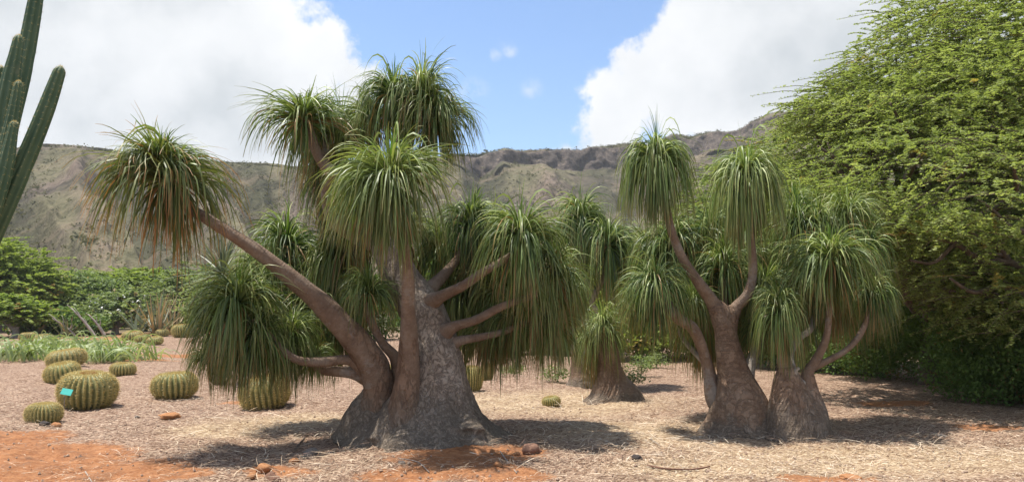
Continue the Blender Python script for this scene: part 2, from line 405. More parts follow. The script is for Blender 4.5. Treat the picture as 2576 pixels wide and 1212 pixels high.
def ground_mat():
    m, N = newmat('mulch_and_soil')
    o = N.n('ShaderNodeTexCoord').outputs['Object']
    so = attr(N, 'soil'); stw = attr(N, 'straw')
    sx = N.n('ShaderNodeSeparateXYZ', {0: o})
    big = N.noise(o, 0.8, 5, .6); mid = N.noise(o, 6, 6, .7); fine = N.noise(o, 38, 6, .8)
    st = N.n('ShaderNodeVectorMath', {0: o, 1: (1.0, 2.2, 1.0)}, operation='MULTIPLY').outputs[0]
    chip = N.n('ShaderNodeTexVoronoi', {'Vector': N.n('ShaderNodeVectorMath', {0: st, 1: N.n('ShaderNodeVectorMath', {0: N.noise(o, 20, 3, .6, out=1), 3: 0.06}, operation='SCALE').outputs[0]}, operation='ADD').outputs[0], 'Scale': 30.0}, feature='F1')
    chv = N.n('ShaderNodeSeparateXYZ', {0: chip.outputs['Color']}).outputs[0]
    mul = N.ramp(N.m('ADD', N.m('MULTIPLY', chv, 0.55), N.m('MULTIPLY', fine, 0.5)), [(0.25, (0.085, 0.045, 0.03)), (0.42, (0.215, 0.13, 0.085)), (0.58, (0.36, 0.24, 0.165)), (0.78, (0.56, 0.42, 0.31))])
    strw = N.ramp(N.m('ADD', N.m('MULTIPLY', chv, 0.5), N.m('MULTIPLY', fine, 0.5)), [(0.25, (0.20, 0.12, 0.07)), (0.48, (0.43, 0.305, 0.185)), (0.75, (0.66, 0.53, 0.36))])
    c = N.mix(N.step(N.m('ADD', N.m('MULTIPLY', stw, .8), N.m('MULTIPLY', mid, 0.6)), 0.35, 0.95), mul, strw)
    c = N.mix(N.m('MULTIPLY', N.step(mid, 0.45, 0.75), 0.25), c, (0.36, 0.22, 0.15))
    soilc = N.ramp(N.m('ADD', N.m('MULTIPLY', mid, 0.6), N.m('MULTIPLY', fine, 0.4)), [(0.33, (0.17, 0.065, 0.03)), (0.46, (0.33, 0.135, 0.055)), (0.6, (0.48, 0.225, 0.10)), (0.7, (0.56, 0.34, 0.20))])
    sm = N.step(N.m('ADD', so, N.m('MULTIPLY', N.m('SUBTRACT', N.m('ADD', N.m('MULTIPLY', mid, .6), N.m('MULTIPLY', fine, .4)), 0.5), 1.3)), 0.26, 0.5)
    c = N.mix(N.m('MULTIPLY', sm, 0.88), c, soilc)
    far = N.step(sx.outputs[1], 45, 75)
    gr = N.ramp(N.noise(o, 0.15, 6, .6), [(0.35, (0.12, 0.12, 0.05)), (0.6, (0.22, 0.18, 0.11))])
    c = N.mix(far, c, gr)
    dk = N.step(N.noise(o, 2.6, 6, .75), 0.50, 0.64)
    c = N.mix(N.m('MULTIPLY', dk, 0.5), c, (0.17, 0.105, 0.07))
    c = N.mix(N.m('MULTIPLY', N.step(N.noise(st, 16, 5, .8), 0.56, 0.68), 0.45), c, (0.10, 0.065, 0.045))
    h = N.m('ADD', N.m('MULTIPLY', fine, 0.7), N.m('MULTIPLY', chv, 0.6))
    h = N.m('ADD', h, N.m('MULTIPLY', mid, 1.2))
    finish(N, c, 0.95, h, 0.85, 0.03, spec=0.1)
    return m
M['ground'] = ground_mat()
def build_ground():
    rs = np.concatenate([np.linspace(0.0, 3.5, 8)[:-1], np.geomspace(3.5, 75, 330)[:-1], np.geomspace(75, 900, 30)])
    th = np.concatenate([np.linspace(-180, -42, 40)[:-1], np.linspace(-42, 42, 380)[:-1], np.linspace(42, 180, 40)])
    RR, TT = np.meshgrid(rs, np.radians(th), indexing='ij')
    X = RR * np.sin(TT); Y = RR * np.cos(TT)
    Z = gh(X, Y) * np.clip((60 - RR) / 20, 0, 1) * np.clip(RR / 2, 0, 1)
    fr = np.random.default_rng(3)
    jit = fr.normal(0, 0.006, X.shape) * ((RR > 4) & (RR < 18) & (np.abs(np.degrees(TT)) < 41))
    Z = Z + jit
    n, k = X.shape
    V = np.stack([X, Y, Z], -1).reshape(-1, 3)
    i = np.arange(n - 1)[:, None]; j = np.arange(k - 1)[None, :]
    Q = np.stack([i * k + j, i * k + j + 1, (i + 1) * k + j + 1, (i + 1) * k + j], -1).reshape(-1, 4)[:, ::-1]
    me = mesh_np('ground', V, Q, [M['ground']], dict(soil=soil(V[:, 0], V[:, 1]), straw=straw(V[:, 0], V[:, 1])), smooth=True)
    link('ground', me, kind='structure')
build_ground()

# ------------------------------------------------------------------ crater wall
ridge_px = [(-900, 330), (-400, 360), (0, 374), (90, 366), (170, 366), (250, 374), (310, 388), (400, 397), (560, 408), (660, 411), (740, 424), (850, 418), (1000, 402), (1140, 394), (1190, 384), (1240, 382), (1270, 377), (1330, 382), (1400, 375), (1470, 372), (1560, 369), (1640, 364), (1700, 338), (1740, 348), (1790, 333), (1850, 325), (1900, 305), (1960, 290), (2040, 272), (2200, 240), (2576, 190), (3200, 150), (3700, 150)]
def fbm(x, y, seed=0, oct=5):
    r = np.random.default_rng(seed); s = np.zeros_like(x); a = 1.0
    for o in range(oct):
        t = r.uniform(0, 6.28, 6); k = 2 ** o
        for q in range(3):
            s += a / 3 * np.sin((x * math.cos(t[q]) + y * math.sin(t[q])) * k * (0.8 + .3 * q) + t[q + 3] + 1.3 * np.sin((x * math.sin(t[q]) - y * math.cos(t[q])) * k * .7 + t[5 - q]))
        a *= 0.55
    return s
def hill_mat():
    m, N = newmat('crater_wall')
    o = N.n('ShaderNodeTexCoord').outputs['Object']
    a = attr(N, 'up'); rock = attr(N, 'rock'); gul = attr(N, 'gully')
    n1 = N.noise(o, 0.02, 7, .65); n2 = N.noise(o, 0.11, 7, .75); n3 = N.noise(o, 0.5, 5, .8)
    c = N.ramp(N.m('ADD', N.m('MULTIPLY', n2, 0.6), N.m('MULTIPLY', n3, 0.4)), [(0.36, (0.07, 0.056, 0.044)), (0.48, (0.13, 0.103, 0.08)), (0.60, (0.21, 0.165, 0.128))])
    green = N.m('MULTIPLY', N.step(N.m('ADD', n1, N.m('MULTIPLY', n2, 0.4)), 0.56, 0.80), 0.5)
    c = N.mix(green, c, N.ramp(n3, [(0.35, (0.11, 0.12, 0.05)), (0.65, (0.21, 0.205, 0.095))]))
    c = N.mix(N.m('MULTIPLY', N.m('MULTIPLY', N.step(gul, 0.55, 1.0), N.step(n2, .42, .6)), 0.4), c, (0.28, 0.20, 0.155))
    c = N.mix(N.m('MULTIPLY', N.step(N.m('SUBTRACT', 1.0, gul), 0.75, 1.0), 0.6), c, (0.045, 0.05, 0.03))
    sv = N.n('ShaderNodeVectorMath', {0: o, 1: (0.05, 0.012, 0.0)}, operation='MULTIPLY').outputs[0]
    sl = N.n('ShaderNodeVectorRotate', {'Vector': o, 'Angle': 0.5}, rotation_type='Y_AXIS').outputs[0]
    sl = N.n('ShaderNodeVectorMath', {0: sl, 1: (0.016, 0.012, 0.11)}, operation='MULTIPLY').outputs[0]
    stz = N.noise(sl, 1.0, 6, .62, 1.2)
    c = N.mix(N.m('MULTIPLY', N.step(stz, 0.54, 0.66), 0.28), c, (0.31, 0.225, 0.17))
    c = N.mix(N.m('MULTIPLY', N.m('SUBTRACT', 1.0, N.step(stz, 0.34, 0.47)), 0.6), c, (0.055, 0.05, 0.04))
    rc = N.ramp(n3, [(0.35, (0.06, 0.05, 0.043)), (0.55, (0.14, 0.115, 0.095)), (0.72, (0.28, 0.21, 0.16))])
    c = N.mix(N.step(rock, 0.3, 0.7), c, rc)
    h = N.m('ADD', N.m('MULTIPLY', n2, 1.0), N.m('MULTIPLY', n3, 0.35))
    finish(N, c, 0.95, h, 0.8, 3.0, spec=0.05)
    return m
M['hill'] = hill_mat()
rx = np.array([math.atan((p[0] - 1288) / F) for p in ridge_px])
rel = np.array([(lambda r: r[2] / math.hypot(r[0], 1))(ray(*p)) for p in ridge_px])
def hill_pt(az, s):
    """az radians, s 0..1 from foot to ridge (may exceed 1); arrays"""
    e = np.interp(az, rx, rel)
    Rr = 330 + 40 * np.sin(az * 3 + .5) + 20 * np.sin(az * 9)
    r0 = 105 + 12 * np.sin(az * 7)
    H = e * Rr + CAMZ
    H = H + (.25 + .9 * (az > -.08)) * fbm(az * 60, az * 0, 4, 4) * (np.abs(s - 1) < .12)
    r = r0 + (Rr - r0) * s
    cliff = 0.02 + 0.13 * np.clip((az + .10) / .06, 0, 1) * np.clip(1.2 - np.abs(az - .1) * 1.6, .5, 1)
    base = 1 - cliff
    ss = np.clip(s, 0, 1)
    sh = np.where(ss < 0.93, base * (0.35 * ss / .93 + 0.65 * (ss / .93) ** 1.7), base + cliff * np.clip((ss - 0.93) / 0.022, 0, 1) * .82 + cliff * .18 * np.clip((ss - .952) / .048, 0, 1))
    z = H * sh
    # slanting spurs and gullies
    u = az * 22 + s * 2.6 + 0.5 * fbm(az * 9, s * 4, 2, 3)
    g = 1 - np.abs(np.sin(u)); g2 = 1 - np.abs(np.sin(u * 2.7 + 1 + s * 3))
    amp = 10 * np.clip(s * 4, 0, 1) * np.clip((1.0 - s) * 4, 0, 1)
    z = z + amp * (g - .5) * .9 + amp * .35 * (g2 - .5) + amp * .16 * fbm(az * 90, s * 22, 9, 4)
    ledge = 2.4 * np.clip(np.sin(z * .13 + 2 * np.sin(az * 14)), -.2, 1) * np.clip(s * 3, 0, 1) * (s < .93)
    z = z + ledge
    z = np.where(s > 1, H * (1 - (s - 1) * .9), z)
    z = np.where(s < .985, np.minimum(z, CAMZ + e * r * (.90 + .10 * s)), z)
    z = z * np.clip(s * 12 + 0.0, 0, 1) - 0.5 * (s < 0.001)
    rock = ((s > .925) & (s < .965)).astype(float) * np.clip((az + .10) / .06, 0, 1)
    return r * np.sin(az), r * np.cos(az), z, rock, g
def build_hill():
    az = np.radians(np.concatenate([np.linspace(-55, -34, 60)[:-1], np.linspace(-34, 34, 760)[:-1], np.linspace(34, 55, 60)]))
    s = np.concatenate([np.linspace(0, .92, 210)[:-1], np.linspace(.92, .97, 26)[:-1], np.linspace(.97, 1.0, 10)[:-1], np.linspace(1.0, 1.25, 8)])
    A, Sg = np.meshgrid(az, s, indexing='ij')
    X, Y, Z, rk, g = hill_pt(A, Sg)
    n, k = X.shape
    V = np.stack([X, Y, Z], -1).reshape(-1, 3)
    rad = np.hypot(X, Y); jr = 3.5 * fbm(A * 70, Z * .15, 12, 4) * ((Sg > .9) & (Sg < .985))
    V[:, 0] += (jr * np.sin(A)).ravel(); V[:, 1] += (jr * np.cos(A)).ravel()
    i = np.arange(n - 1)[:, None]; j = np.arange(k - 1)[None, :]
    Q = np.stack([i * k + j, (i + 1) * k + j, (i + 1) * k + j + 1, i * k + j + 1], -1).reshape(-1, 4)[:, ::-1]
    link('hills', mesh_np('hills', V, Q, [M['hill']], dict(up=Sg.ravel(), rock=rk.ravel(), gully=g.ravel()), smooth=True), kind='structure')
build_hill()

def scatter_tris(C, size, n, rng, flat_=0.6, upb=0.0, elong=1.0):
    """n random leaf quads around each centre C (k,3) with spread size (k,)"""
    k = len(C)
    c = np.repeat(C, n, 0); s = np.repeat(size, n)
    off = rng.normal(0, 1, (k * n, 3)); off /= np.maximum(1, np.linalg.norm(off, axis=1)[:, None] / 1.6)
    off[:, 2] *= flat_
    c = c + off * s[:, None] * .5
    return c
def leaf_quads(c, ls, rng, elong=2.2, horiz=0.5, dirs=None):
    n = len(c)
    a = rng.normal(0, 1, (n, 3)) if dirs is None else dirs + rng.normal(0, .35, (n, 3))
    if dirs is None: a[:, 2] *= horiz
    a /= np.linalg.norm(a, axis=1)[:, None]
    b = np.cross(a, np.array([0, 0, 1.0]) + rng.normal(0, .55, (n, 3))); b /= np.linalg.norm(b, axis=1)[:, None] + 1e-6
    l = (ls if np.ndim(ls) else np.full(n, ls)) * rng.uniform(.6, 1.3, n)
    a = a * l[:, None] * .5; b = b * (l / elong)[:, None] * .5
    V = np.stack([c - a, c + b * 1.0, c + a, c - b], 1).reshape(-1, 3)
    Q = np.arange(4 * n).reshape(n, 4)
    return V, Q

def build_scrub():
    rng = np.random.default_rng(31)
    n = 16000
    az = rng.uniform(R(-36), R(36), n); s = rng.uniform(.05, .99, n)
    dens = fbm(az * 25, s * 6, 21, 3)
    keep = dens > rng.normal(0.0, .4, n); az = az[keep]; s = s[keep]
    m = 700
    az = np.concatenate([az, rng.uniform(R(-8), R(20), m)]); s = np.concatenate([s, rng.uniform(.99, 1.005, m)])
    X, Y, Z, _, _ = hill_pt(az, s)
    size = rng.uniform(.5, 1.2, len(X)) * np.where(rng.random(len(X)) < .03, 2.0, 1); size[-700:] *= .75
    C = np.stack([X, Y, Z + size * .3], -1)
    c = scatter_tris(C, size, 9, rng, .6)
    V, Q = leaf_quads(c, np.repeat(size, 9) * .6, rng, 1.5)
    tint = np.repeat(np.repeat(rng.random(len(X)), 9), 4)
    link('hillside_scrub', mesh_np('hillside_scrub', V, Q, [M['scrub']], dict(tint=tint, along=np.zeros(len(V)), dead=np.zeros(len(V)))), kind='stuff', label='low scrub bushes dotted over the crater wall and its rim', category='scrub')
build_scrub()

# ------------------------------------------------------------------ palm crowns
def ribbons(rng, n, L, el, az, g, width, M_=9, stiff0=0.25, base_r=0.05, twist=.5, wave=0.0):
    """strap leaves from the origin. arrays n."""
    d = np.stack([np.cos(el) * np.cos(az), np.cos(el) * np.sin(az), np.sin(el)], -1)
    p = d * base_r * rng.uniform(.3, 1, n)[:, None]
    side = np.stack([-np.sin(az), np.cos(az), np.zeros(n)], -1)
    ds = (L / M_)
    tw = rng.normal(0, twist, n); sway = rng.normal(0, .06, n)
    pts = []; sides = []
    kink = np.where(rng.random(n) < .10, rng.integers(2, 7, n), -1)
    for j in range(M_ + 1):
        pts.append(p.copy())
        up = np.cross(side, d); s2 = side * np.cos(tw)[:, None] + up * np.sin(tw)[:, None]
        sides.append(s2)
        p = p + d * ds[:, None]
        k = g * (stiff0 + (1 - stiff0) * min(1, j / (M_ * .35)))
        d = d + np.array([0, 0, -1.0]) * k[:, None] + side * sway[:, None] * .5 + rng.normal(0, wave, (n, 3))
        if wave: d = d + np.array([0, 0, -1.3]) * ((kink == j)[:, None])
        d /= np.linalg.norm(d, axis=1)[:, None]
    pts = np.stack(pts, 1); sides = np.stack(sides, 1)
    t = np.linspace(0, 1, M_ + 1)
    wv = np.clip(1.0 - t ** 1.7 * .88, 0.12, 1) * (0.75 + .25 * np.minimum(1, t * 6))
    ww = width[:, None] * wv[None, :] * .5
    A = pts + sides * ww[..., None]; B = pts - sides * ww[..., None]
    V = np.stack([A, B], 2).reshape(-1, 3)
    base = (np.arange(n) * (M_ + 1) * 2)[:, None]; j = np.arange(M_)[None, :] * 2
    Q = np.stack([base + j, base + j + 1, base + j + 3, base + j + 2], -1).reshape(-1, 4)
    al = np.tile(np.repeat(t, 2), n)
    return V, Q, al

CINFO = {}
def crown_mesh(name, seed, n=600, L=1.0, dead=0.06, mats=('palm', 'palm_young'), width=0.025, skirt=.28, elr=(70, -25), gr=(.20, .50), lean=(0, 0), tufts=1, nb=34):
    rng = np.random.default_rng(seed)
    # leaves hang in uneven locks: each lock has its own direction, length and droop
    bq = (np.arange(nb) + rng.random(nb)) / nb; baz = rng.permutation(np.linspace(0, 6.28, nb, endpoint=False)) + rng.normal(0, .2, nb)
    bl_ = rng.uniform(.88, 1.06, nb); bg_ = rng.uniform(*gr, nb)
    k = rng.integers(0, nb, n)
    q = np.clip(bq[k] + rng.normal(0, .05, n), 0, 1)
    az = baz[k] + rng.normal(0, .17, n)
    loose = rng.random(n) < .25
    az = np.where(loose, rng.uniform(0, 6.28, n), az); q = np.where(loose, rng.random(n), q)
    el = np.radians(elr[0] + (elr[1] - elr[0]) * q ** .85) + rng.normal(0, .10, n)
    el = np.where(q > 1 - skirt, np.radians(-15 - 50 * rng.random(n)), el)
    el = np.clip(el, -1.35, 1.45)
    g = bg_[k] * rng.uniform(.85, 1.15, n)
    Ls = L * bl_[k] * rng.uniform(.8, 1.05, n) * np.where(q < .1, .8, 1) * (1.0 - .25 * np.clip(q - .4, 0, 1))
    Ls = np.where(q > 1 - skirt, Ls * rng.uniform(.4, .85, n), Ls)
    V, Q, al = ribbons(rng, n, Ls, el, az, g, width * rng.uniform(.7, 1.2, n), twist=.7, wave=.055)
    pv = 20
    tint = np.repeat(np.clip(rng.random(n) * (1.25 - .75 * q), 0, 1), pv)  # painted light: upper leaves tinted paler, lower ones darker, as under sun
    dd_ = (rng.random(n) < dead * (0.2 + 2.6 * (q > .7))).astype(float)
    dd_ = np.repeat(dd_, pv)
    mi = np.zeros(len(Q), int)
    V[:, 2] = np.where(V[:, 2] > 0, V[:, 2] * .62, V[:, 2])
    r_ = np.hypot(V[:, 0], V[:, 1]); CI = (np.percentile(r_, 88), -np.percentile(V[:, 2], 2))
    m = 22
    Vs, Qs, As, Ts, Ds, Mi = [V], [Q], [al], [tint], [dd_], [mi]
    o = len(V)
    for tf in range(tufts):
        el2 = np.clip(np.radians(rng.uniform(48, 88, m)), 0, 1.55); az2 = rng.uniform(0, 6.28, m)
        V2, Q2, al2 = ribbons(rng, m, L * rng.uniform(.18, .5, m), el2, az2, rng.uniform(.03, .22, m), width * rng.uniform(.7, 1.0, m))
        if tf: V2 = V2 + np.array([rng.uniform(-.25, .25), rng.uniform(-.2, .1), rng.uniform(-.05, .05)])
        Vs.append(V2); Qs.append(Q2 + o); As.append(al2); Ts.append(np.repeat(rng.random(m), pv)); Ds.append(np.zeros(m * pv)); Mi.append(np.ones(len(Q2), int))
        o += len(V2)
    V = np.vstack(Vs)
    z = V[:, 2].clip(0, 1)
    V[:, 0] += lean[0] * (z + .1); V[:, 1] += lean[1] * (z + .1)
    me = mesh_np(name, V, np.vstack(Qs), [M[m_] for m_ in mats], dict(tint=np.concatenate(Ts), along=np.concatenate(As), dead=np.concatenate(Ds)), np.concatenate(Mi), smooth=True)
    CINFO[me.name] = CI
    return me

CR = [crown_mesh('leaf_crown_%s' % k, 100 + i, **kw) for i, (k, kw) in enumerate([
    ('full', dict()), ('full_b', dict(skirt=.22)), ('full_c', dict(n=680, skirt=.3)), ('loose', dict(n=400, skirt=.18)),
    ('browning', dict(dead=.28, skirt=.42)), ('open', dict(n=420, skirt=.12, elr=(75, -5))), ('small', dict(n=320, skirt=.25))])]
CR_ORANGE = crown_mesh('leaf_crown_orange', 200, n=640, L=1.0, dead=.10, mats=('palm_orange', 'palm_young'), skirt=.30, lean=(-.45, 0), tufts=1)
CR_DENSE = crown_mesh('leaf_crown_dense', 201, n=980, L=1.0, skirt=.36, dead=.03, nb=46)
CR_MOP = crown_mesh('leaf_crown_mop', 202, n=820, L=1.0, skirt=.40, dead=.03, elr=(62, -30), gr=(.38, .6), nb=40)
def leaf_meshes():
    out = []
    rng = np.random.default_rng(77)
    for k in range(10):
        el = np.array([math.radians(rng.uniform(20, 70))])
        V, Q, al = ribbons(rng, 1, np.array([rng.uniform(.8, 1.05)]), el, np.array([0.0]), np.array([rng.uniform(.4, .6)]), np.array([.029]), M_=10, twist=.4)
        out.append(mesh_np('leaf', V, Q, [M['palm']], dict(tint=np.full(len(V), .8), along=al, dead=np.zeros(len(V))), smooth=True))
    return out
LM = leaf_meshes()

def add_crown(root, px, py, d, spread, mesh, nleaf=12, zs=None, rng=random):
    """spread: half width of the ball in picture units"""
    p = P(px, py, d)
    ci = CINFO[mesh.name]; s = spread / F * d / ci[0]
    sz = s if zs is None else zs * .93 / F * d / ci[1]
    loc = p - np.array(root.location)
    c = link('leaf_crown', mesh, root, loc, rng.uniform(0, 6.28) if mesh is not CR_ORANGE else 0, (s, s, sz), kind='stuff')
    for i in range(nleaf):
        a = rng.uniform(0, 6.28)
        l = link('leaf', LM[rng.randrange(10)], c, (0, 0, 0.02), a, rng.uniform(.8, 1.0))
    return p

def limb(root, pts, name='branch', mat='limb', nseg=14, sub=7, wob=.05, seed=0):
    """pts rows px,py,depth,radius in picture units"""
    w = []
    for a in pts:
        p = P(a[0], a[1], a[2]); w.append((*p, a[3] / F * a[2]))
    return tube_obj(name, w, M[mat], root, nseg, sub, wob=wob, seed=seed)

def caudex(root, tubes, mat, voxel=.03, smooth=8, relief=.03, name='trunk'):
    """tubes: list of (points rows in world, flute function) fused into one skin"""
    parts = []
    for pts, fl, ns in tubes:
        parts.append(tube(pts, ns, 6, radial=fl))
    V, Fc, _ = join_tubes(parts)
    V = V - np.array(root.location)
    me = mesh_np(name + '_raw', V, Fc)
    o = bpy.data.objects.new('tmp', me); col.objects.link(o)
    m = o.modifiers.new('r', 'REMESH'); m.mode = 'VOXEL'; m.voxel_size = voxel
    s_ = o.modifiers.new('s', 'SMOOTH'); s_.factor = .5; s_.iterations = smooth
    dg = bpy.context.evaluated_depsgraph_get()
    nm = bpy.data.meshes.new_from_object(o.evaluated_get(dg))
    bpy.data.objects.remove(o); bpy.data.meshes.remove(me)
    nm.name = name
    nn = len(nm.vertices); co = np.zeros(nn * 3, np.float32); nm.vertices.foreach_get('co', co); co = co.reshape(-1, 3)
    no = np.zeros(nn * 3, np.float32); nm.vertices.foreach_get('normal', no); no = no.reshape(-1, 3)
    dsp = np.array([mnoise.fractal(Vector((v[0] * 4, v[1] * 4, v[2] * 1.6)), .8, 2.1, 5) for v in co])
    dsp += .5 * np.array([mnoise.noise(Vector((v[0] * 14, v[1] * 14, v[2] * 5))) for v in co])
    co = co + no * (dsp * relief)[:, None]
    nm.vertices.foreach_set('co', co.ravel()); nm.update()
    nm.materials.clear(); nm.materials.append(M[mat])
    for p in nm.polygons: p.use_smooth = True
    return link(name, nm, root)

def flute(k, a, ph=0, low=0.0):
    """ridges strongest near the foot"""
    def f(th, t, L):
        return 1 + (a * (1 - t) ** 2 + low) * (np.sin(k * th + ph) * .6 + np.sin((k * 2 + 1) * th + ph * 2.3) * .3 + .4 * np.sin(2 * th + ph))
    return f

def W(px, py, d, rp): return (*P(px, py, d), rp / F * d)

# ---------------- main palm
b = G(1075, 1085); b[2] = 0
p1 = thing('ponytail_palm', 'largest ponytail palm, with broad flared grey base and a long stem leaning left', 'palm tree', b)
D = 10.2
caudex(p1, [
    ([W(1085, 1150, D, 250), W(1085, 1098, D, 188), W(1088, 1045, D, 126), W(1092, 985, D, 88), W(1090, 920, D, 72), W(1085, 860, D + .1, 63), W(1068, 800, D + .1, 55), W(1040, 745, D + .2, 48), W(1005, 690, D + .3, 43), W(968, 620, D + .4, 37), W(945, 550, D + .5, 34), W(945, 480, D + .5, 27)], flute(9, .13, .7, .02), 40),
    ([W(930, 1115, D, 95), W(935, 1075, D, 78), W(950, 1020, D, 60), W(955, 985, D - .08, 42)], flute(7, .16, 2.0, .02), 32),
    ([W(1000, 1110, D - .35, 85), W(1010, 1055, D - .32, 58), W(1020, 1000, D - .3, 36)], flute(6, .12, 1.0, .01), 28),
    ([W(1150, 1135, D - .3, 95), W(1140, 1080, D - .1, 70), W(1120, 1020, D, 50), W(1110, 970, D + .1, 40)], flute(6, .12, 3.0), 28),
], 'bark', voxel=.028, smooth=7, relief=.024)
caudex(p1, [([W(925, 1105, D - .05, 66.4), W(935, 1060, D - .05, 52.3), W(950, 1015, D - .08, 44.3), W(955, 970, D - .1, 39.6), W(935, 910, D - .15, 38.4), W(892, 852, D - .27, 34.4), W(868, 825, D - .33, 30.1)], flute(6, .10, 2.0, .01), 32)], 'bark3', voxel=.026, smooth=5, relief=.012, name='stem_foot')
caudex(p1, [([W(1008, 1085, D - .42, 50.4), W(1016, 1030, D - .42, 39.5), W(1022, 975, D - .44, 31.9), W(1027, 920, D - .46, 27.7), W(1028, 870, D - .52, 24.4), W(1028, 840, D - .56, 21.8)], flute(5, .10, 1.0, .01), 26)], 'bark3', voxel=.024, smooth=5, relief=.010, name='stem_foot')
limb(p1, [(955, 975, D - .1, 35.6), (935, 915, D - .16, 37.2), (890, 850, D - .28, 32.5), (800, 757, D - .5, 25.6), (690, 665, D - .7, 20.2), (600, 600, D - .85, 16.3), (520, 550, D - .95, 13.5), (460, 512, D - 1.0, 12.4), (435, 450, D - 1.0, 10.8)], seed=1, nseg=20, sub=8)
limb(p1, [(1024, 1000, D - .38, 31.9), (1028, 900, D - .48, 26.9), (1028, 800, D - .6, 20.2), (1026, 700, D - .8, 15.1), (1020, 610, D - 1.0, 11.8), (1000, 500, D - 1.2, 10.1), (985, 430, D - 1.3, 9.2)], seed=2, nseg=16, sub=8)
limb(p1, [(955, 600, D + .45, 36), (900, 585, D + .5, 28), (850, 560, D + .45, 22), (828, 520, D + .4, 17), (822, 480, D + .3, 14), (835, 450, D + .2, 12), (820, 400, D + .4, 10), (825, 320, D + 1.0, 8)], seed=3)
limb(p1, [(945, 490, D + .5, 26), (895, 478, D + .3, 19), (848, 448, D + .1, 16), (808, 402, D + .1, 14), (785, 350, D + .1, 12), (768, 290, D + .1, 11)], seed=4)
limb(p1, [(945, 500, D + .5, 27), (985, 430, D + .5, 20), (1022, 370, D + .4, 15), (1030, 300, D + .3, 13), (1028, 225, D + .2, 11)], seed=5)
limb(p1, [(1000, 410, D + .45, 15), (1050, 390, D + .4, 12), (1085, 350, D + .3, 11), (1095, 270, D + .2, 9)], seed=6)
limb(p1, [(950, 470, D + .6, 16), (940, 390, D + .6, 13), (930, 280, D + .6, 10)], seed=7)
limb(p1, [(1060, 745, D + .2, 30), (1095, 712, D + .4, 17), (1140, 665, D + .7, 12), (1175, 610, D + .9, 10)], seed=8)
limb(p1, [(1070, 770, D + .05, 32), (1110, 745, D - .1, 15), (1165, 718, D - .25, 12), (1220, 682, D - .35, 10), (1290, 640, D - .4, 9)], seed=9)
limb(p1, [(1100, 850, D, 34), (1140, 822, D - .1, 14), (1200, 803, D - .2, 11), (1265, 770, D - .3, 9.5), (1350, 740, D - .3, 8)], seed=10)
limb(p1, [(1110, 880, D, 30), (1155, 858, D, 12), (1220, 845, D, 9), (1285, 828, D, 8), (1350, 800, D, 7)], seed=11)
limb(p1, [(935, 940, D - .1, 30), (880, 906, D - .2, 14), (810, 910, D - .35, 13), (750, 905, D - .5, 11), (700, 872, D - .6, 10), (640, 800, D - .7, 9)], seed=12)
limb(p1, [(945, 960, D - .05, 26), (890, 938, D - .1, 15), (820, 930, D - .1, 12), (770, 905, D, 10), (735, 870, D, 9)], seed=13)
limb(p1, [(1010, 960, D, 24), (995, 900, D - .05, 14), (962, 862, D - .1, 11), (930, 800, D - .2, 9), (925, 760, D - .2, 8)], seed=14)
limb(p1, [(900, 880, D + .1, 24), (850, 830, D + .7, 14), (790, 760, D + 1.1, 11), (740, 690, D + 1.3, 9), (722, 640, D + 1.3, 8)], seed=15)
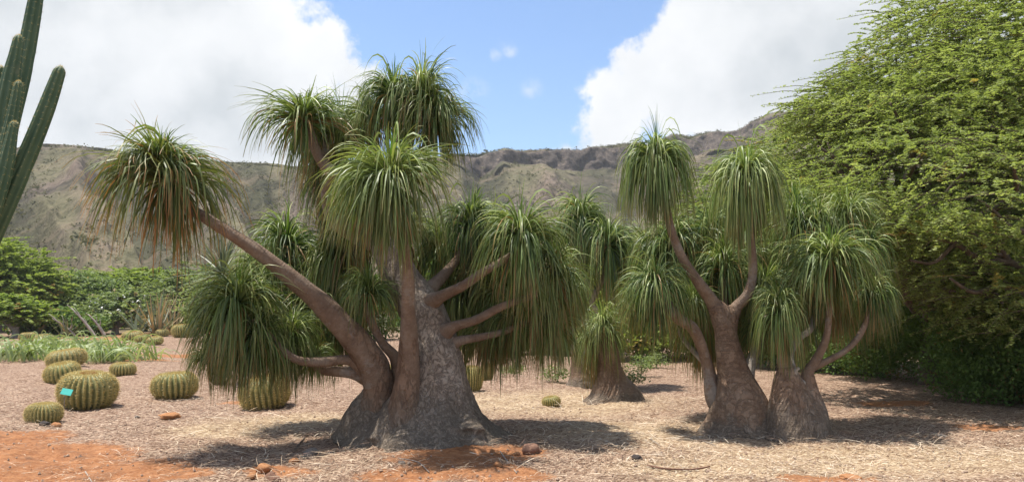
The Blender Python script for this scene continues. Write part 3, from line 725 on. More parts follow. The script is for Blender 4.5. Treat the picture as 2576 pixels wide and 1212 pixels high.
for a in [  # x, y, depth, half width, mesh, height scale
    (438, 455, D - 1.0, 152, CR_ORANGE, 16, 195), (405, 405, D - 1.05, 105, CR[5], 8, 90),
    (764, 305, D + .1, 130, CR[5], 10, 100), (812, 350, D + 1.0, 100, CR[4], 6, 180), (855, 335, D + .9, 85, CR[3], 4, 170),
    (932, 300, D + .6, 88, CR[3], 8, 130), (990, 245, D + .25, 90, CR[1], 10, 140), (1062, 250, D + .1, 85, CR[5], 8, 150), (1098, 300, D + .2, 98, CR[2], 12, 135),
    (980, 462, D - 1.3, 134, CR_DENSE, 26, 195), (930, 500, D - .5, 98, CR[0], 8, 150),
    (1183, 572, D + .9, 78, CR[1], 8, 150), (1240, 610, D + .9, 72, CR[5], 6, 140), (1310, 605, D - .4, 108, CR[2], 20, 170), (1392, 690, D - .1, 82, CR[0], 12, 150), (1345, 765, D - .1, 75, CR[5], 10, 130), (1262, 740, D + .6, 80, CR[1], 6, 140), (1425, 735, D + .3, 60, CR[5], 8, 130), (1290, 815, D + .2, 68, CR[0], 8, 120), (1390, 825, D + .2, 66, CR[1], 8, 105), (1225, 845, D + .7, 55, CR[4], 4, 95), (1200, 700, D + 1.2, 75, CR[0], 4, 150), (1330, 690, D + .9, 80, CR[4], 4, 150),
    (925, 745, D - .2, 74, CR[5], 16, 110),
    (600, 765, D - .7, 112, CR[2], 22, 160), (548, 830, D - .5, 72, CR[5], 10, 130), (645, 850, D - .6, 80, CR[1], 14, 135), (730, 850, D - .2, 75, CR[0], 10, 130), (590, 880, D - .45, 68, CR[0], 8, 110), (700, 905, D - .1, 60, CR[5], 8, 85), (790, 900, D + .1, 55, CR[3], 6, 80), (520, 905, D - .3, 48, CR[5], 6, 75),
    (722, 628, D + 1.3, 104, CR[5], 16, 140), (800, 690, D + 1.2, 88, CR[0], 8, 160), (690, 720, D + 1.1, 85, CR[2], 8, 150), (855, 660, D + 1.0, 76, CR[1], 6, 150), (790, 790, D + .9, 85, CR[0], 5, 150), (650, 690, D + 1.5, 70, CR[1], 6, 140), (860, 770, D + 1.0, 60, CR[4], 4, 130),
    (640, 800, D + .9, 90, CR[1], 4, 150), (720, 790, D + 1.2, 90, CR[0], 4, 170), (850, 840, D + .9, 60, CR[1], 4, 110), (1160, 770, D + 1.3, 85, CR[0], 4, 170), (1290, 700, D + 1.3, 90, CR[1], 4, 190), (1370, 760, D + 1.1, 85, CR[0], 4, 170), (1250, 830, D + 1.2, 80, CR[1], 4, 120),
    (900, 600, D + .9, 85, CR[4], 4, 190), (1010, 600, D + 1.1, 80, CR[4], 4, 160), (1110, 640, D + 1.3, 75, CR[0], 4, 190), (830, 470, D + .9, 65, CR[4], 4, 150)]:
    add_crown(p1, a[0], a[1], a[2], a[3], a[4], nleaf=a[5], zs=a[6])

# ---------------- right palms
D = 10.9
b = G(1865, 1065); b[2] = 0
p2 = thing('ponytail_palm', 'ponytail palm with brown bottle-shaped trunk forking in a Y under two round mops', 'palm tree', b)
caudex(p2, [
    ([W(1862, 1120, D, 120), W(1862, 1078, D, 94), W(1862, 1050, D, 80), W(1859, 1010, D, 69), W(1852, 965, D, 50), W(1843, 925, D, 38), W(1832, 880, D, 32), W(1824, 830, D, 27), W(1815, 790, D, 25), W(1795, 765, D, 19)], flute(7, .06, .5), 36),
    ([W(1830, 850, D, 22), W(1838, 800, D, 20), W(1852, 772, D, 17)], None, 20),
], 'bark2', voxel=.022, smooth=8, relief=.006)
limb(p2, [(1820, 825, D, 21.6), (1795, 765, D, 18.0), (1760, 715, D - .1, 14.4), (1718, 650, D - .2, 11.7), (1692, 590, D - .3, 10.8), (1678, 535, D - .3, 9.9), (1655, 420, D - .3, 9.0)], seed=20, sub=7)
limb(p2, [(1832, 820, D, 18.0), (1848, 778, D, 14.4), (1878, 745, D - .05, 12.6), (1892, 700, D - .1, 10.8), (1893, 640, D - .15, 9.5), (1885, 570, D - .2, 9.0), (1878, 450, D - .2, 8.1)], seed=21, sub=7)
limb(p2, [(1825, 1040, D + .05, 20), (1795, 1000, D + .05, 21.6), (1782, 930, D + .1, 15.3), (1765, 870, D, 14.4), (1742, 825, D - .1, 13.5), (1705, 800, D - .2, 13.5), (1685, 770, D - .25, 10.8), (1660, 730, D - .3, 8.1)], seed=22)
limb(p2, [(1810, 965, D + .4, 10), (1765, 905, D + .6, 7), (1715, 845, D + .8, 6), (1700, 780, D + .9, 5)], mat='greywood', seed=23)
limb(p2, [(1880, 985, D + .2, 20), (1884, 930, D + .3, 15), (1900, 880, D + .4, 12), (1915, 820, D + .5, 10), (1925, 760, D + .4, 8)], mat='greywood', seed=24)
limb(p2, [(1840, 860, D + .1, 14), (1825, 780, D + .4, 9), (1820, 700, D + .5, 8)], seed=25)
for a in [(1652, 408, D - .3, 86, CR_MOP, 16, 178), (1876, 452, D - .2, 84, CR_MOP, 16, 190), (1650, 728, D - .3, 76, CR[2], 14, 135), (1600, 770, D + .2, 50, CR[5], 6, 95), (1690, 620, D + .9, 80, CR[0], 6, 150), (1735, 650, D + 1.0, 74, CR[1], 4, 150), (1640, 650, D + 1.1, 60, CR[5], 4, 120), (1785, 590, D + 1.0, 65, CR[3], 6, 150),
          (1822, 680, D + .5, 74, CR[5], 12, 115), (1770, 790, D + .8, 75, CR[0], 4, 130), (1925, 735, D + .4, 70, CR[1], 10, 140), (1880, 650, D + 1.0, 70, CR[5], 4, 140), (1900, 830, D + .5, 48, CR[3], 4, 90), (1700, 720, D + 1.3, 75, CR[0], 4, 150), (1780, 700, D + 1.3, 75, CR[1], 4, 150), (1850, 740, D + 1.2, 70, CR[0], 4, 140), (1770, 850, D + 1.2, 70, CR[4], 4, 110), (1740, 760, D + .3, 60, CR[5], 8, 100)]:
    add_crown(p2, a[0], a[1], a[2], a[3], a[4], nleaf=a[5], zs=a[6])

D = 10.6
b = G(1995, 1080); b[2] = 0
p3 = thing('ponytail_palm', 'ponytail palm with a squat rounded grey-brown base and thin stems curving to the right', 'palm tree', b)
caudex(p3, [
    ([W(2002, 1135, D, 112), W(2002, 1098, D, 90), W(1998, 1060, D, 74), W(1990, 1010, D, 56), W(1982, 960, D, 36), W(1978, 920, D, 22)], flute(8, .07, .5), 36),
    ([W(2040, 1085, D - .1, 50), W(2042, 1030, D, 35), W(2038, 980, D, 20), W(2035, 940, D, 13)], None, 22),
], 'bark3', voxel=.022, smooth=7, relief=.014)
limb(p3, [(2035, 985, D, 19.8), (2030, 945, D, 13.5), (2058, 895, D, 10.8), (2078, 850, D - .05, 9.0), (2086, 790, D - .1, 8.1), (2090, 680, D - .1, 7.2)], seed=30)
limb(p3, [(2040, 925, D, 11.7), (2085, 905, D + .1, 8.1), (2135, 875, D + .2, 7.2), (2172, 825, D + .25, 6.8), (2195, 750, D + .3, 6.3)], seed=31)
limb(p3, [(1995, 960, D + .1, 20), (1985, 895, D + .3, 11), (2010, 850, D + .4, 9), (2045, 815, D + .5, 8), (2060, 700, D + .7, 7), (2060, 600, D + .8, 7)], mat='greywood', seed=32)
limb(p3, [(1975, 930, D + .1, 20), (1970, 850, D + .6, 12), (1980, 750, D + .9, 10), (1995, 700, D + .9, 9), (1995, 640, D + .9, 8), (2000, 560, D + .9, 7)], seed=33)
limb(p3, [(1975, 920, D, 18), (1965, 870, D - .1, 12), (1960, 800, D - .2, 9)], seed=34)
limb(p3, [(2020, 965, D - .05, 9), (2002, 950, D - .1, 6), (2001, 932, D - .1, 5), (2010, 925, D - .1, 4)], mat='greywood', seed=35)
for a in [(2092, 655, D - .1, 106, CR[2], 26, 135), (2195, 735, D + .3, 56, CR[0], 8, 100), (2180, 640, D + .6, 68, CR[5], 8, 120), (1960, 790, D - .2, 62, CR[1], 14, 140), (2005, 590, D + .9, 78, CR[5], 10, 150), (2130, 560, D + .8, 80, CR[5], 12, 120), (2000, 515, D + 1.2, 50, CR[3], 5, 90), (2060, 570, D + .8, 70, CR[3], 8, 120), (2030, 720, D + .5, 66, CR[0], 4, 130), (2110, 745, D + .8, 70, CR[4], 4, 120), (2010, 660, D + .7, 62, CR[1], 6, 120), (2080, 660, D + 1.3, 85, CR[0], 4, 180), (2170, 720, D + 1.3, 75, CR[1], 4, 150), (1990, 780, D + 1.3, 75, CR[0], 4, 160)]:
    add_crown(p3, a[0], a[1], a[2], a[3], a[4], nleaf=a[5], zs=a[6])

D = 14.6
b = G(1545, 1000); b[2] = 0
p4 = thing('ponytail_palm', 'small stubby ponytail palm in the gap between the two big groups', 'palm tree', b)
caudex(p4, [([W(1545, 1030, D, 92), W(1545, 998, D, 72), W(1538, 960, D, 44), W(1532, 920, D, 31), W(1525, 870, D, 27), W(1518, 830, D, 18)], flute(7, .1, .5), 28)], 'bark2', voxel=.03, smooth=6, relief=.014)
for a in [(1517, 838, D - .1, 56, CR[0], 14, 125), (1490, 865, D + .1, 45, CR[4], 4, 110)]:
    add_crown(p4, a[0], a[1], a[2], a[3], a[4], nleaf=a[5], zs=a[6])
D = 17.0
b = G(1462, 972); b[2] = 0
p5 = thing('ponytail_palm', 'slender pale-stemmed ponytail palm standing farthest back, its mops just left of the Y-forked palm', 'palm tree', b)
caudex(p5, [([W(1462, 990, D, 48), W(1462, 965, D, 38), W(1455, 930, D, 20), W(1448, 880, D, 13), W(1440, 830, D, 10)], flute(7, .1, .5), 22)], 'bark2', voxel=.03, smooth=5, relief=.012)
limb(p5, [(1452, 900, D, 13), (1436, 820, D, 9), (1430, 740, D, 8), (1465, 620, D, 7), (1462, 570, D, 6)], mat='greywood', seed=40)
limb(p5, [(1455, 930, D, 13), (1505, 800, D, 9), (1490, 760, D, 8), (1520, 690, D, 7), (1528, 630, D, 6)], mat='greywood', seed=41)
for a in [(1460, 562, D, 66, CR[2], 8, 150), (1528, 622, D - .3, 72, CR[1], 12, 150), (1420, 640, D + .4, 60, CR[0], 5, 150), (1575, 660, D + .5, 55, CR[0], 4, 140), (1450, 700, D + .2, 60, CR[4], 4, 150)]:
    add_crown(p5, a[0], a[1], a[2], a[3], a[4], nleaf=a[5], zs=a[6])

# yucca behind the left crowns
def yucca(px, py, d, basepy, label, spread, group=None, n=150):
    b = G(px, basepy); b = P(px, py, d); b[2] = 0
    t = thing('yucca', label, 'yucca', b, group)
    top = P(px, py, d)
    tube_obj('stem', [(b[0], b[1], -.05, .14), (b[0] + .05, b[1], top[2] * .5, .10), (*top, .08)], M['wood'], t)
    rng = np.random.default_rng(int(px))
    el = np.radians(rng.uniform(-25, 88, n)); az = rng.uniform(0, 6.28, n)
    V, Q, al = ribbons(rng, n, rng.uniform(.8, 1.1, n), el, az, rng.uniform(.02, .10, n), np.full(n, .03))
    s = spread / F * d
    link('leaf_crown', mesh_np('leaf_crown', V, Q, [M['yucca']], dict(tint=np.repeat(rng.random(n), 20), along=al, dead=np.zeros(len(V))), smooth=True), t, top - b, 0, s, kind='stuff')
yucca(560, 690, 17.5, 960, 'spiky grey-green yucca rising behind the lower left mops of the largest palm', 130)

# ------------------------------------------------------------------ cacti
def barrel_mesh(seed, nr=26, flatten=.72):
    rng = np.random.default_rng(seed)
    nth = nr * 6; nph = 22
    ph = np.linspace(-82, 90, nph); th = np.linspace(0, 2 * np.pi, nth, endpoint=False)
    V = []; rid = []
    for p in ph:
        cpv = max(math.cos(R(p)), 0.0) ** .78
        ridge = np.abs(np.cos(th * nr / 2))              # 1 on rib crest
        r = .5 * cpv * (1 - .13 * (1 - ridge ** 1.3) * min(1, cpv * 2.0))
        zc = .5 * flatten * (math.copysign(abs(math.sin(R(p))) ** .9, math.sin(R(p)))) - (0.05 * math.exp(-((90 - p) / 22) ** 2))
        wob = 1 + .03 * np.sin(2 * th + seed) + .02 * np.sin(3 * th + 2 * seed)
        V.append(np.stack([r * np.cos(th) * wob, r * np.sin(th) * wob, np.full(nth, zc + .5 * flatten * .93)], -1)); rid.append(ridge)
    V = np.vstack(V); rid = np.concatenate(rid)
    i = np.arange(nph - 1)[:, None] * nth; j = np.arange(nth)[None, :]; j2 = (j + 1) % nth
    Q = np.stack([i + j, i + j2, i + nth + j2, i + nth + j], -1).reshape(-1, 4)
    body = mesh_np('body', V, Q, [M['barrel']], dict(ridge=rid), smooth=True)
    # spines in clusters down each rib
    C = []; Nn = []
    for k in range(nr):
        t = 2 * math.pi * k / nr
        for p in np.arange(-60, 88, 7.0):
            pp = p + rng.uniform(-2, 2)
            cpv = max(math.cos(R(pp)), 0) ** .78
            zc = .5 * flatten * (math.copysign(abs(math.sin(R(pp))) ** .9, math.sin(R(pp)))) - (0.05 * math.exp(-((90 - pp) / 22) ** 2)) + .5 * flatten * .93
            wob = 1 + .03 * math.sin(2 * t + seed) + .02 * math.sin(3 * t + 2 * seed)
            C.append((.5 * cpv * math.cos(t) * wob, .5 * cpv * math.sin(t) * wob, zc)); Nn.append((math.cos(R(pp)) * math.cos(t), math.cos(R(pp)) * math.sin(t), math.sin(R(pp))))
    C = np.repeat(np.array(C), 13, 0); Nn = np.repeat(np.array(Nn), 13, 0); n = len(C)
    d = Nn * .45 + rng.normal(0, .6, (n, 3)); d /= np.linalg.norm(d, axis=1)[:, None]
    s = np.cross(d, rng.normal(0, 1, (n, 3))); s /= np.linalg.norm(s, axis=1)[:, None]
    L = rng.uniform(.035, .075, n)[:, None]
    V = np.stack([C + s * .0048, C - s * .0048, C + d * L], 1).reshape(-1, 3)
    sp_ = mesh_np('spines', V, np.arange(3 * n).reshape(n, 3), [M['spine']], dict(tint=np.repeat(rng.random(n), 3)))
    # pale woolly crown tuft
    n = 500; a = rng.uniform(0, 6.28, n); rr_ = .13 * np.sqrt(rng.random(n)); top = flatten * .93 - .03
    C = np.stack([rr_ * np.cos(a), rr_ * np.sin(a), np.full(n, top)], -1)
    d = np.stack([np.cos(a) * .6, np.sin(a) * .6, np.ones(n)], -1) + rng.normal(0, .3, (n, 3)); d /= np.linalg.norm(d, axis=1)[:, None]
    s = np.cross(d, rng.normal(0, 1, (n, 3))); s /= np.linalg.norm(s, axis=1)[:, None]
    V = np.stack([C + s * .004, C - s * .004, C + d * .06], 1).reshape(-1, 3)
    wool = mesh_np('spine_tuft', V, np.arange(3 * n).reshape(n, 3), [M['spine'], ], dict(tint=np.repeat(rng.random(n) * .4, 3)))
    wool2 = wool.copy(); wool2.materials.clear(); wool2.materials.append(M['spine_brown'])
    return body, sp_, wool, wool2
BM = [barrel_mesh(1, 26, .74), barrel_mesh(2, 24, .66), barrel_mesh(3, 28, .85)]
barrels = [  # x, base y, width, height, mesh, label, rusty crown
 (218, 1021, 134, 90, 2, 'large golden barrel cactus with a rusty crown and a teal tag on its left side', True),
 (110, 1066, 84, 54, 2, 'small golden barrel cactus on stones at the far left edge, nearest to the camera', False),
 (162, 962, 86, 52, 1, 'mid-sized dark barrel cactus directly behind the one with the teal tag', False),
 (170, 925, 92, 46, 1, 'wide flat barrel cactus touching the strap-leaved plants, rearmost of the tagged trio', False),
 (441, 1003, 108, 66, 1, 'broad pale-green barrel cactus alone on the mulch left of the hanging palm leaves', False),
 (308, 946, 60, 34, 1, 'small round barrel cactus at the right end of the strap-leaved plants', False),
 (391, 871, 40, 21, 1, 'little pale barrel cactus far back on the path, right one of a touching pair', False),
 (359, 868, 38, 22, 1, 'little brownish barrel cactus far back on the path, left one of a touching pair', True),
 (408, 850, 34, 20, 1, 'tiny far barrel cactus just left of the farthest big barrel on the orange path', False),
 (459, 853, 50, 34, 1, 'farthest big barrel cactus beside the orange path, partly behind palm leaves', True),
 (673, 1029, 126, 84, 2, 'large barrel cactus half hidden behind the hanging leaves of the biggest palm', True),
 (1184, 986, 60, 66, 2, 'tall barrel cactus tucked against the right side of the biggest trunk', False),
 (1222, 962, 34, 48, 2, 'narrow barrel cactus just behind the one at the right of the biggest trunk', False),
 (1388, 1017, 46, 28, 1, 'tiny yellow barrel cactus alone on open straw between the large palms', False),
 (988, 962, 30, 44, 2, 'barrel cactus glimpsed in the gap between the left stem and front stem', False),
 (113, 868, 50, 26, 1, 'barrel cactus behind the strap-leaved plants, its pale top showing at left', False),
 (70, 866, 40, 24, 1, 'barrel cactus top beside the other one at the left end behind the strap leaves', False),
 (334, 862, 52, 26, 1, 'reddish barrel cactus top showing over the right end of the strap-leaved plants', True)]
for x, y, wd, ht, k, lab, rusty in barrels:
    g = G(x, y - 4); d = g[1]; bm = BM[k]; fl = (.74, .66, .85)[k]
    z = float(gh(g[0], g[1])) - .02
    t = thing('barrel_cactus', lab, 'cactus', (g[0], g[1], z), 'golden barrel cacti on the mulch')
    s = wd / F * d; sz = ht / F * d / (fl * .96)
    rz = random.uniform(0, 6.28)
    t.rotation_euler = (random.uniform(-.05, .20), random.uniform(-.16, .16), 0)
    s2 = s * random.uniform(.94, 1.0)
    bo = link('body', bm[0], t, (0, 0, 0), rz, (s, s, sz)); link('spines', bm[1], t, (0, 0, 0), rz, (s, s, sz), kind='stuff')
    link('spine_tuft', bm[3] if rusty else bm[2], t, (0, 0, 0), rz, (s, s, sz), kind='stuff')
# teal tag standing before the large cactus
g = G(168, 1032)
tg = thing('plant_label', 'small blank teal plastic tag leaning on the large barrel cactus', 'label', (g[0], g[1] - .1, 0))
c = P(168, 985, g[1] - .1) - np.array(tg.location)
def box(name, sx, sy, sz, mat, parent, loc, rot=(0, 0, 0)):
    V = np.array([(x * sx / 2, y * sy / 2, z * sz / 2) for x in (-1, 1) for y in (-1, 1) for z in (-1, 1)])
    Q = np.array([(0, 1, 3, 2), (4, 6, 7, 5), (0, 4, 5, 1), (2, 3, 7, 6), (0, 2, 6, 4), (1, 5, 7, 3)])
    o = link(name, mesh_np(name, V, Q, [mat]), parent, loc); o.rotation_euler = rot; return o
box('plate', .19, .012, .10, M['teal'], tg, c, (R(-25), R(8), R(-10)))
tube_obj('stake', [(g[0], g[1] - .085, -.05, .006), (g[0], g[1] - .08, c[2], .006)], M['greywood'], tg, 6, 2)

# columnar cactus
def ribbed(k, a):
    def f(th, t, L): return 1 - a * (1 - np.abs(np.cos(th * k / 2))) * 1.0 + .02 * math.sin(L * 9) - .05 * math.exp(-(((L * 1.3) % 1.1 - .55) / .05) ** 2)
    return f
b = P(-300, 900, 6.2); b[2] = 0
cc = thing('column_cactus', 'tall green columnar cactus with many ribbed upright stems at the left edge', 'cactus', b)
D = 6.2
stems = [
 [(-260, 1180, D, 34), (-190, 900, D, 30), (-85, 720, D, 30), (-5, 560, D - .1, 30), (65, 400, D - .1, 28), (112, 285, D - .1, 26), (148, 185, D - .1, 19)],
 [(-300, 1150, D + .1, 34), (-170, 850, D + .1, 32), (-40, 550, D + .2, 30), (20, 330, D + .25, 28), (62, 150, D + .3, 27), (88, 10, D + .3, 22), (98, -60, D + .3, 14)],
 [(-300, 1150, D, 34), (-160, 850, D - .1, 32), (-60, 600, D - .05, 30), (-8, 400, D, 29), (22, 230, D, 28), (46, 105, D, 17)],
 [(-290, 1100, D - .2, 30), (-130, 800, D - .2, 26), (-50, 620, D - .2, 25), (0, 440, D - .2, 23), (30, 310, D - .2, 21), (46, 218, D - .2, 14)],
 [(-290, 1100, D - .3, 30), (-150, 800, D - .3, 28), (-40, 580, D - .3, 25), (8, 440, D - .3, 24), (34, 320, D - .3, 15)],
 [(-310, 1100, D + .3, 30), (-170, 700, D + .4, 28), (-60, 400, D + .4, 26), (-18, 240, D + .4, 24), (0, 180, D + .4, 14)]]
for st in stems:
    w_ = [(*P(a[0], a[1], a[2]), a[3] * .8 / F * a[2]) for a in st]
    w_[0] = (b[0] + random.uniform(-.15, .15), b[1] + random.uniform(-.15, .15), -.05, .12)
    V, Q, T, al, ar = tube(w_, 48, 7, radial=ribbed(8, .22), roundtip=True)
    rid = np.abs(np.cos(ar * 6.2832 * 4))
    so_ = link('stem', mesh_np('stem', V - b, [Q, T], [M['column']], dict(ridge=rid, along=al), smooth=True), cc)
    # short spines down the crests
    rng = np.random.default_rng(int(st[-1][0]) + 900)
    crest = np.where((rid > .98) & (al > .4))[0]; crest = np.repeat(crest, 6)
    C = V[crest] - b; n = len(C)
    d = rng.normal(0, 1, (n, 3)); d /= np.linalg.norm(d, axis=1)[:, None]; C = C + d * 0.002
    s = np.cross(d, rng.normal(0, 1, (n, 3))); s /= np.linalg.norm(s, axis=1)[:, None]
    VV = np.stack([C + s * .001, C - s * .001, C + d * .018], 1).reshape(-1, 3)
    link('spines', mesh_np('spines', VV, np.arange(3 * n).reshape(n, 3), [M['spine']], dict(tint=np.repeat(rng.random(n), 3))), so_, kind='stuff')

# ------------------------------------------------------------------ strap-leaved plants
def strap_meshes():
    rng = np.random.default_rng(5); o = []
    for k in range(8):
        V, Q, al = ribbons(rng, 1, np.array([rng.uniform(.8, 1.1)]), np.array([R(rng.uniform(45, 82))]), np.array([0.]), np.array([rng.uniform(.42, .62)]), np.array([.066]), M_=8, twist=.6, wave=.06)
        o.append(mesh_np('leaf', V, Q, [M['strap']], dict(tint=np.full(len(V), rng.random()), along=al, dead=np.zeros(len(V))), smooth=True))
    return o
SM = strap_meshes()
for i, (x, y, lab) in enumerate([(15, 905, 'strap-leaved plant at the left edge of the pale green row'), (75, 908, 'strap-leaved plant second from the left edge, below two pale cactus tops'), (135, 900, 'strap-leaved plant rising just left of the wide flat barrel cactus'), (205, 905, 'strap-leaved plant right behind the wide flat barrel cactus'), (262, 912, 'strap-leaved plant above the small round barrel cactus'), (310, 908, 'strap-leaved plant at the right end of the pale green row'), (240, 885, 'strap-leaved plant in the rear middle of the pale green row'), (110, 880, 'strap-leaved plant in the rear left of the pale green row')]):
    g = G(x, y); t = thing('strap_leaf_plant', lab, 'plant', (g[0], g[1], 0), 'row of strap-leaved plants')
    for k in range(80):
        a = random.uniform(0, 6.28); r_ = random.uniform(0, .8)
        link('leaf', SM[k % 8], t, (r_ * math.cos(a * 1.7) * 1.5, r_ * math.sin(a * 1.7), 0), a, random.uniform(.8, 1.25))

# ------------------------------------------------------------------ trees and shrubs
def foliage(lobes, seed, clumps, per, leaf, spread, flat_=.55, elong=2.4, surf=.7, horiz=.5, deadp=.03, droop=None):
    """lobes: (centre, (rx,ry,rz)) in world; returns arrays"""
    rng = np.random.default_rng(seed)
    vol = np.array([r[0] * r[2] + r[1] * r[2] for _, r in lobes]); vol = vol / vol.sum()
    C = []; O = []
    for (c, r), v in zip(lobes, vol):
        n = max(4, int(clumps * v))
        d = rng.normal(0, 1, (n, 3)); d /= np.linalg.norm(d, axis=1)[:, None]
        rad = np.where(rng.random(n) < surf, rng.uniform(.78, 1.08, n), rng.uniform(.2, .85, n))
        C.append(np.array(c) + d * rad[:, None] * np.array(r)); O.append(d)
    C = np.vstack(C); O = np.vstack(O); keep = C[:, 2] > .12
    if droop is not None: keep &= (fbm(C[:, 0] * 1.15 + C[:, 1] * .5, C[:, 2] * 1.9 - C[:, 1] * .7, seed, 3) > -.42 + rng.normal(0, .12, len(C)))
    C = C[keep]; O = O[keep]
    k = len(C); size = spread * rng.uniform(.5, 1.25, k)
    if droop is not None:
        # feathery sprays: twig curving outward with leaflets along it
        t = np.tile(np.linspace(0, 1, per), k)
        dr = O * np.array([1, 1, .35]); dr /= np.linalg.norm(dr, axis=1)[:, None]
        dr = dr + rng.normal(0, .7, dr.shape); dr[:, 2] = np.clip(dr[:, 2], -.3, .45)
        dr = np.repeat(dr, per, 0); sz = np.repeat(size, per)
        c = np.repeat(C, per, 0) + dr * (t * sz)[:, None]; c[:, 2] -= droop * t ** 2 * sz
        c += rng.normal(0, 1, c.shape) * (sz * .06)[:, None] * np.array([1, 1, .3])
        twA = C; twB = c.reshape(k, per, 3)[:, per // 2] ; twC = c.reshape(k, per, 3)[:, -1]
        wd_ = np.array([0, 0, .006])
        foliage.twigs = (np.stack([twA - wd_ * 1.5, twA + wd_ * 1.5, twB - wd_, twB + wd_, twC - wd_ * .4, twC + wd_ * .4], 1).reshape(-1, 3),
                         (np.arange(k) * 6)[:, None, None] + np.array([[0, 1, 3, 2], [2, 3, 5, 4]])[None])
        perp = np.stack([-dr[:, 1], dr[:, 0], np.zeros(len(dr))], -1) * rng.choice([-1, 1], len(dr))[:, None] + dr * .5
        V, Q = leaf_quads(c, leaf, rng, elong, horiz, dirs=perp)
    else:
        c = scatter_tris(C, size, per, rng, flat_); V, Q = leaf_quads(c, leaf, rng, elong, horiz)
    ct = np.repeat(rng.random(k), per) * .6 + rng.random(k * per) * .4
    dead = np.repeat((rng.random(k) < deadp).astype(float), per)
    return V, Q, dict(tint=np.repeat(ct, 4), along=np.zeros(len(V)), dead=np.repeat(dead, 4))

def tree(name, label, cat, base, lobes_px, mat, clumps, per, leaf, spread, trunk_r=.15, limbs=6, group=None, seed=0, wood='wood', nlimb=None, **kw):
    b = np.array(base, float); t = thing(name, label, cat, b, group)
    lobes = [(P(l[0], l[1], l[2]), (l[3], l[4], l[5])) for l in lobes_px]
    V, Q, at = foliage(lobes, seed, clumps, per, leaf, spread, **kw)
    link('crown', mesh_np('crown', V - b, Q, [M[mat]], at), t, kind='stuff')
    if kw.get('droop') is not None:
        tv, tq = foliage.twigs
        link('twigs', mesh_np('twigs', tv - b, tq.reshape(-1, 4), [M[wood]]), t, kind='stuff')
    rg = random.Random(seed)
    c0 = np.mean([c for c, _ in lobes], 0)
    fork = b + np.array([0, 0, max(.3, c0[2] * .35)])
    tube_obj('trunk', [(*(b - (0, 0, .1)), trunk_r * 1.4), (*((b + fork) / 2 + (.05, 0, 0)), trunk_r), (*fork, trunk_r * .9)], M[wood], t, 10, 4, wob=.05)
    for k in range(limbs):
        c, r = lobes[k % len(lobes)]
        e = c + np.array([rg.uniform(-.7, .7) * r[0], rg.uniform(-.7, .4) * r[1], rg.uniform(-.2, .7) * r[2]])
        m1 = fork + (e - fork) * .4 + np.array([rg.uniform(-.2, .2), rg.uniform(-.2, .2), .12]) * np.linalg.norm(e - fork) * .5
        m2 = fork + (e - fork) * .75 + np.array([rg.uniform(-.15, .15), rg.uniform(-.1, .1), .08]) * np.linalg.norm(e - fork) * .5
        tube_obj('limb', [(*(fork - (0, 0, trunk_r)), trunk_r * .7), (*m1, trunk_r * .45), (*m2, trunk_r * .28), (*e, trunk_r * .08)], M[wood], t, 8, 4, wob=.06, seed=k)
    return t

# the big feathery tree on the right
bigtree = tree('feathery_tree', 'huge feathery light-green tree filling the right side, higher than the frame', 'tree', (9.0, 17.5, 0),
     [(2520, 30, 16, 2.2, 2.4, 1.2), (2330, 150, 16.5, 1.5, 2.0, .9), (2250, 240, 16.8, 1.5, 2.0, .7), (2120, 245, 17.8, .8, 1.2, .35), (2080, 310, 18, .8, 1.2, .45), (2640, 520, 16, 2.0, 1.6, 1.6), (2520, 420, 17, 1.8, 1.2, 1.2), (2140, 315, 17.5, 1.5, 2.0, .9), (2330, 350, 15, 1.9, 2.0, 1.0), (2520, 260, 13.5, 1.7, 1.8, 1.1), (2200, 450, 15.5, 1.8, 1.8, .9), (2420, 500, 13.5, 1.8, 1.7, .9), (2590, 470, 12, 1.5, 1.6, .9), (2290, 600, 15.5, 1.8, 1.6, .8), (2510, 640, 13, 1.5, 1.5, .7), (2680, 100, 14, 2.0, 2.0, 1.6), (2420, 250, 15.5, 1.8, 1.8, .9), (2060, 400, 17.5, 1.1, 1.5, .6), (2010, 480, 14.8, .9, 1.4, .5), (2130, 530, 13.8, 1.1, 1.3, .5), (2270, 400, 12.4, 1.1, 1.2, .5), (2340, 530, 12.2, 1.1, 1.1, .45), (2480, 470, 11, 1.0, 1.0, .45), (2300, 690, 14, .9, .8, .45), (2450, 740, 13.2, .9, .7, .45), (2570, 760, 12.6, .9, .7, .5), (2200, 620, 15, .9, .8, .5)],
     'feather', 14500, 54, .066, .42, trunk_r=.20, limbs=30, seed=50, elong=2.6, surf=.70, droop=.45, deadp=.012)
tree('feathery_tree', 'lower feathery tree whose pale crown spreads behind the Y-forked palm', 'tree', (6.6, 24.5, 0),
     [(1990, 440, 24, 2.0, 2.6, 1.2), (1880, 500, 25, 2.0, 2.4, 1.2), (1800, 590, 25, 1.6, 2.2, 1.1), (2050, 560, 23, 2.0, 2.2, 1.4), (1920, 640, 24, 2.2, 2.2, 1.5), (2130, 480, 23, 1.8, 2.2, 1.2), (2010, 360, 23, 1.0, 1.4, .5)],
     'feather', 5600, 50, .08, .6, trunk_r=.25, limbs=10, seed=51, elong=3.0, surf=.8, droop=.4)
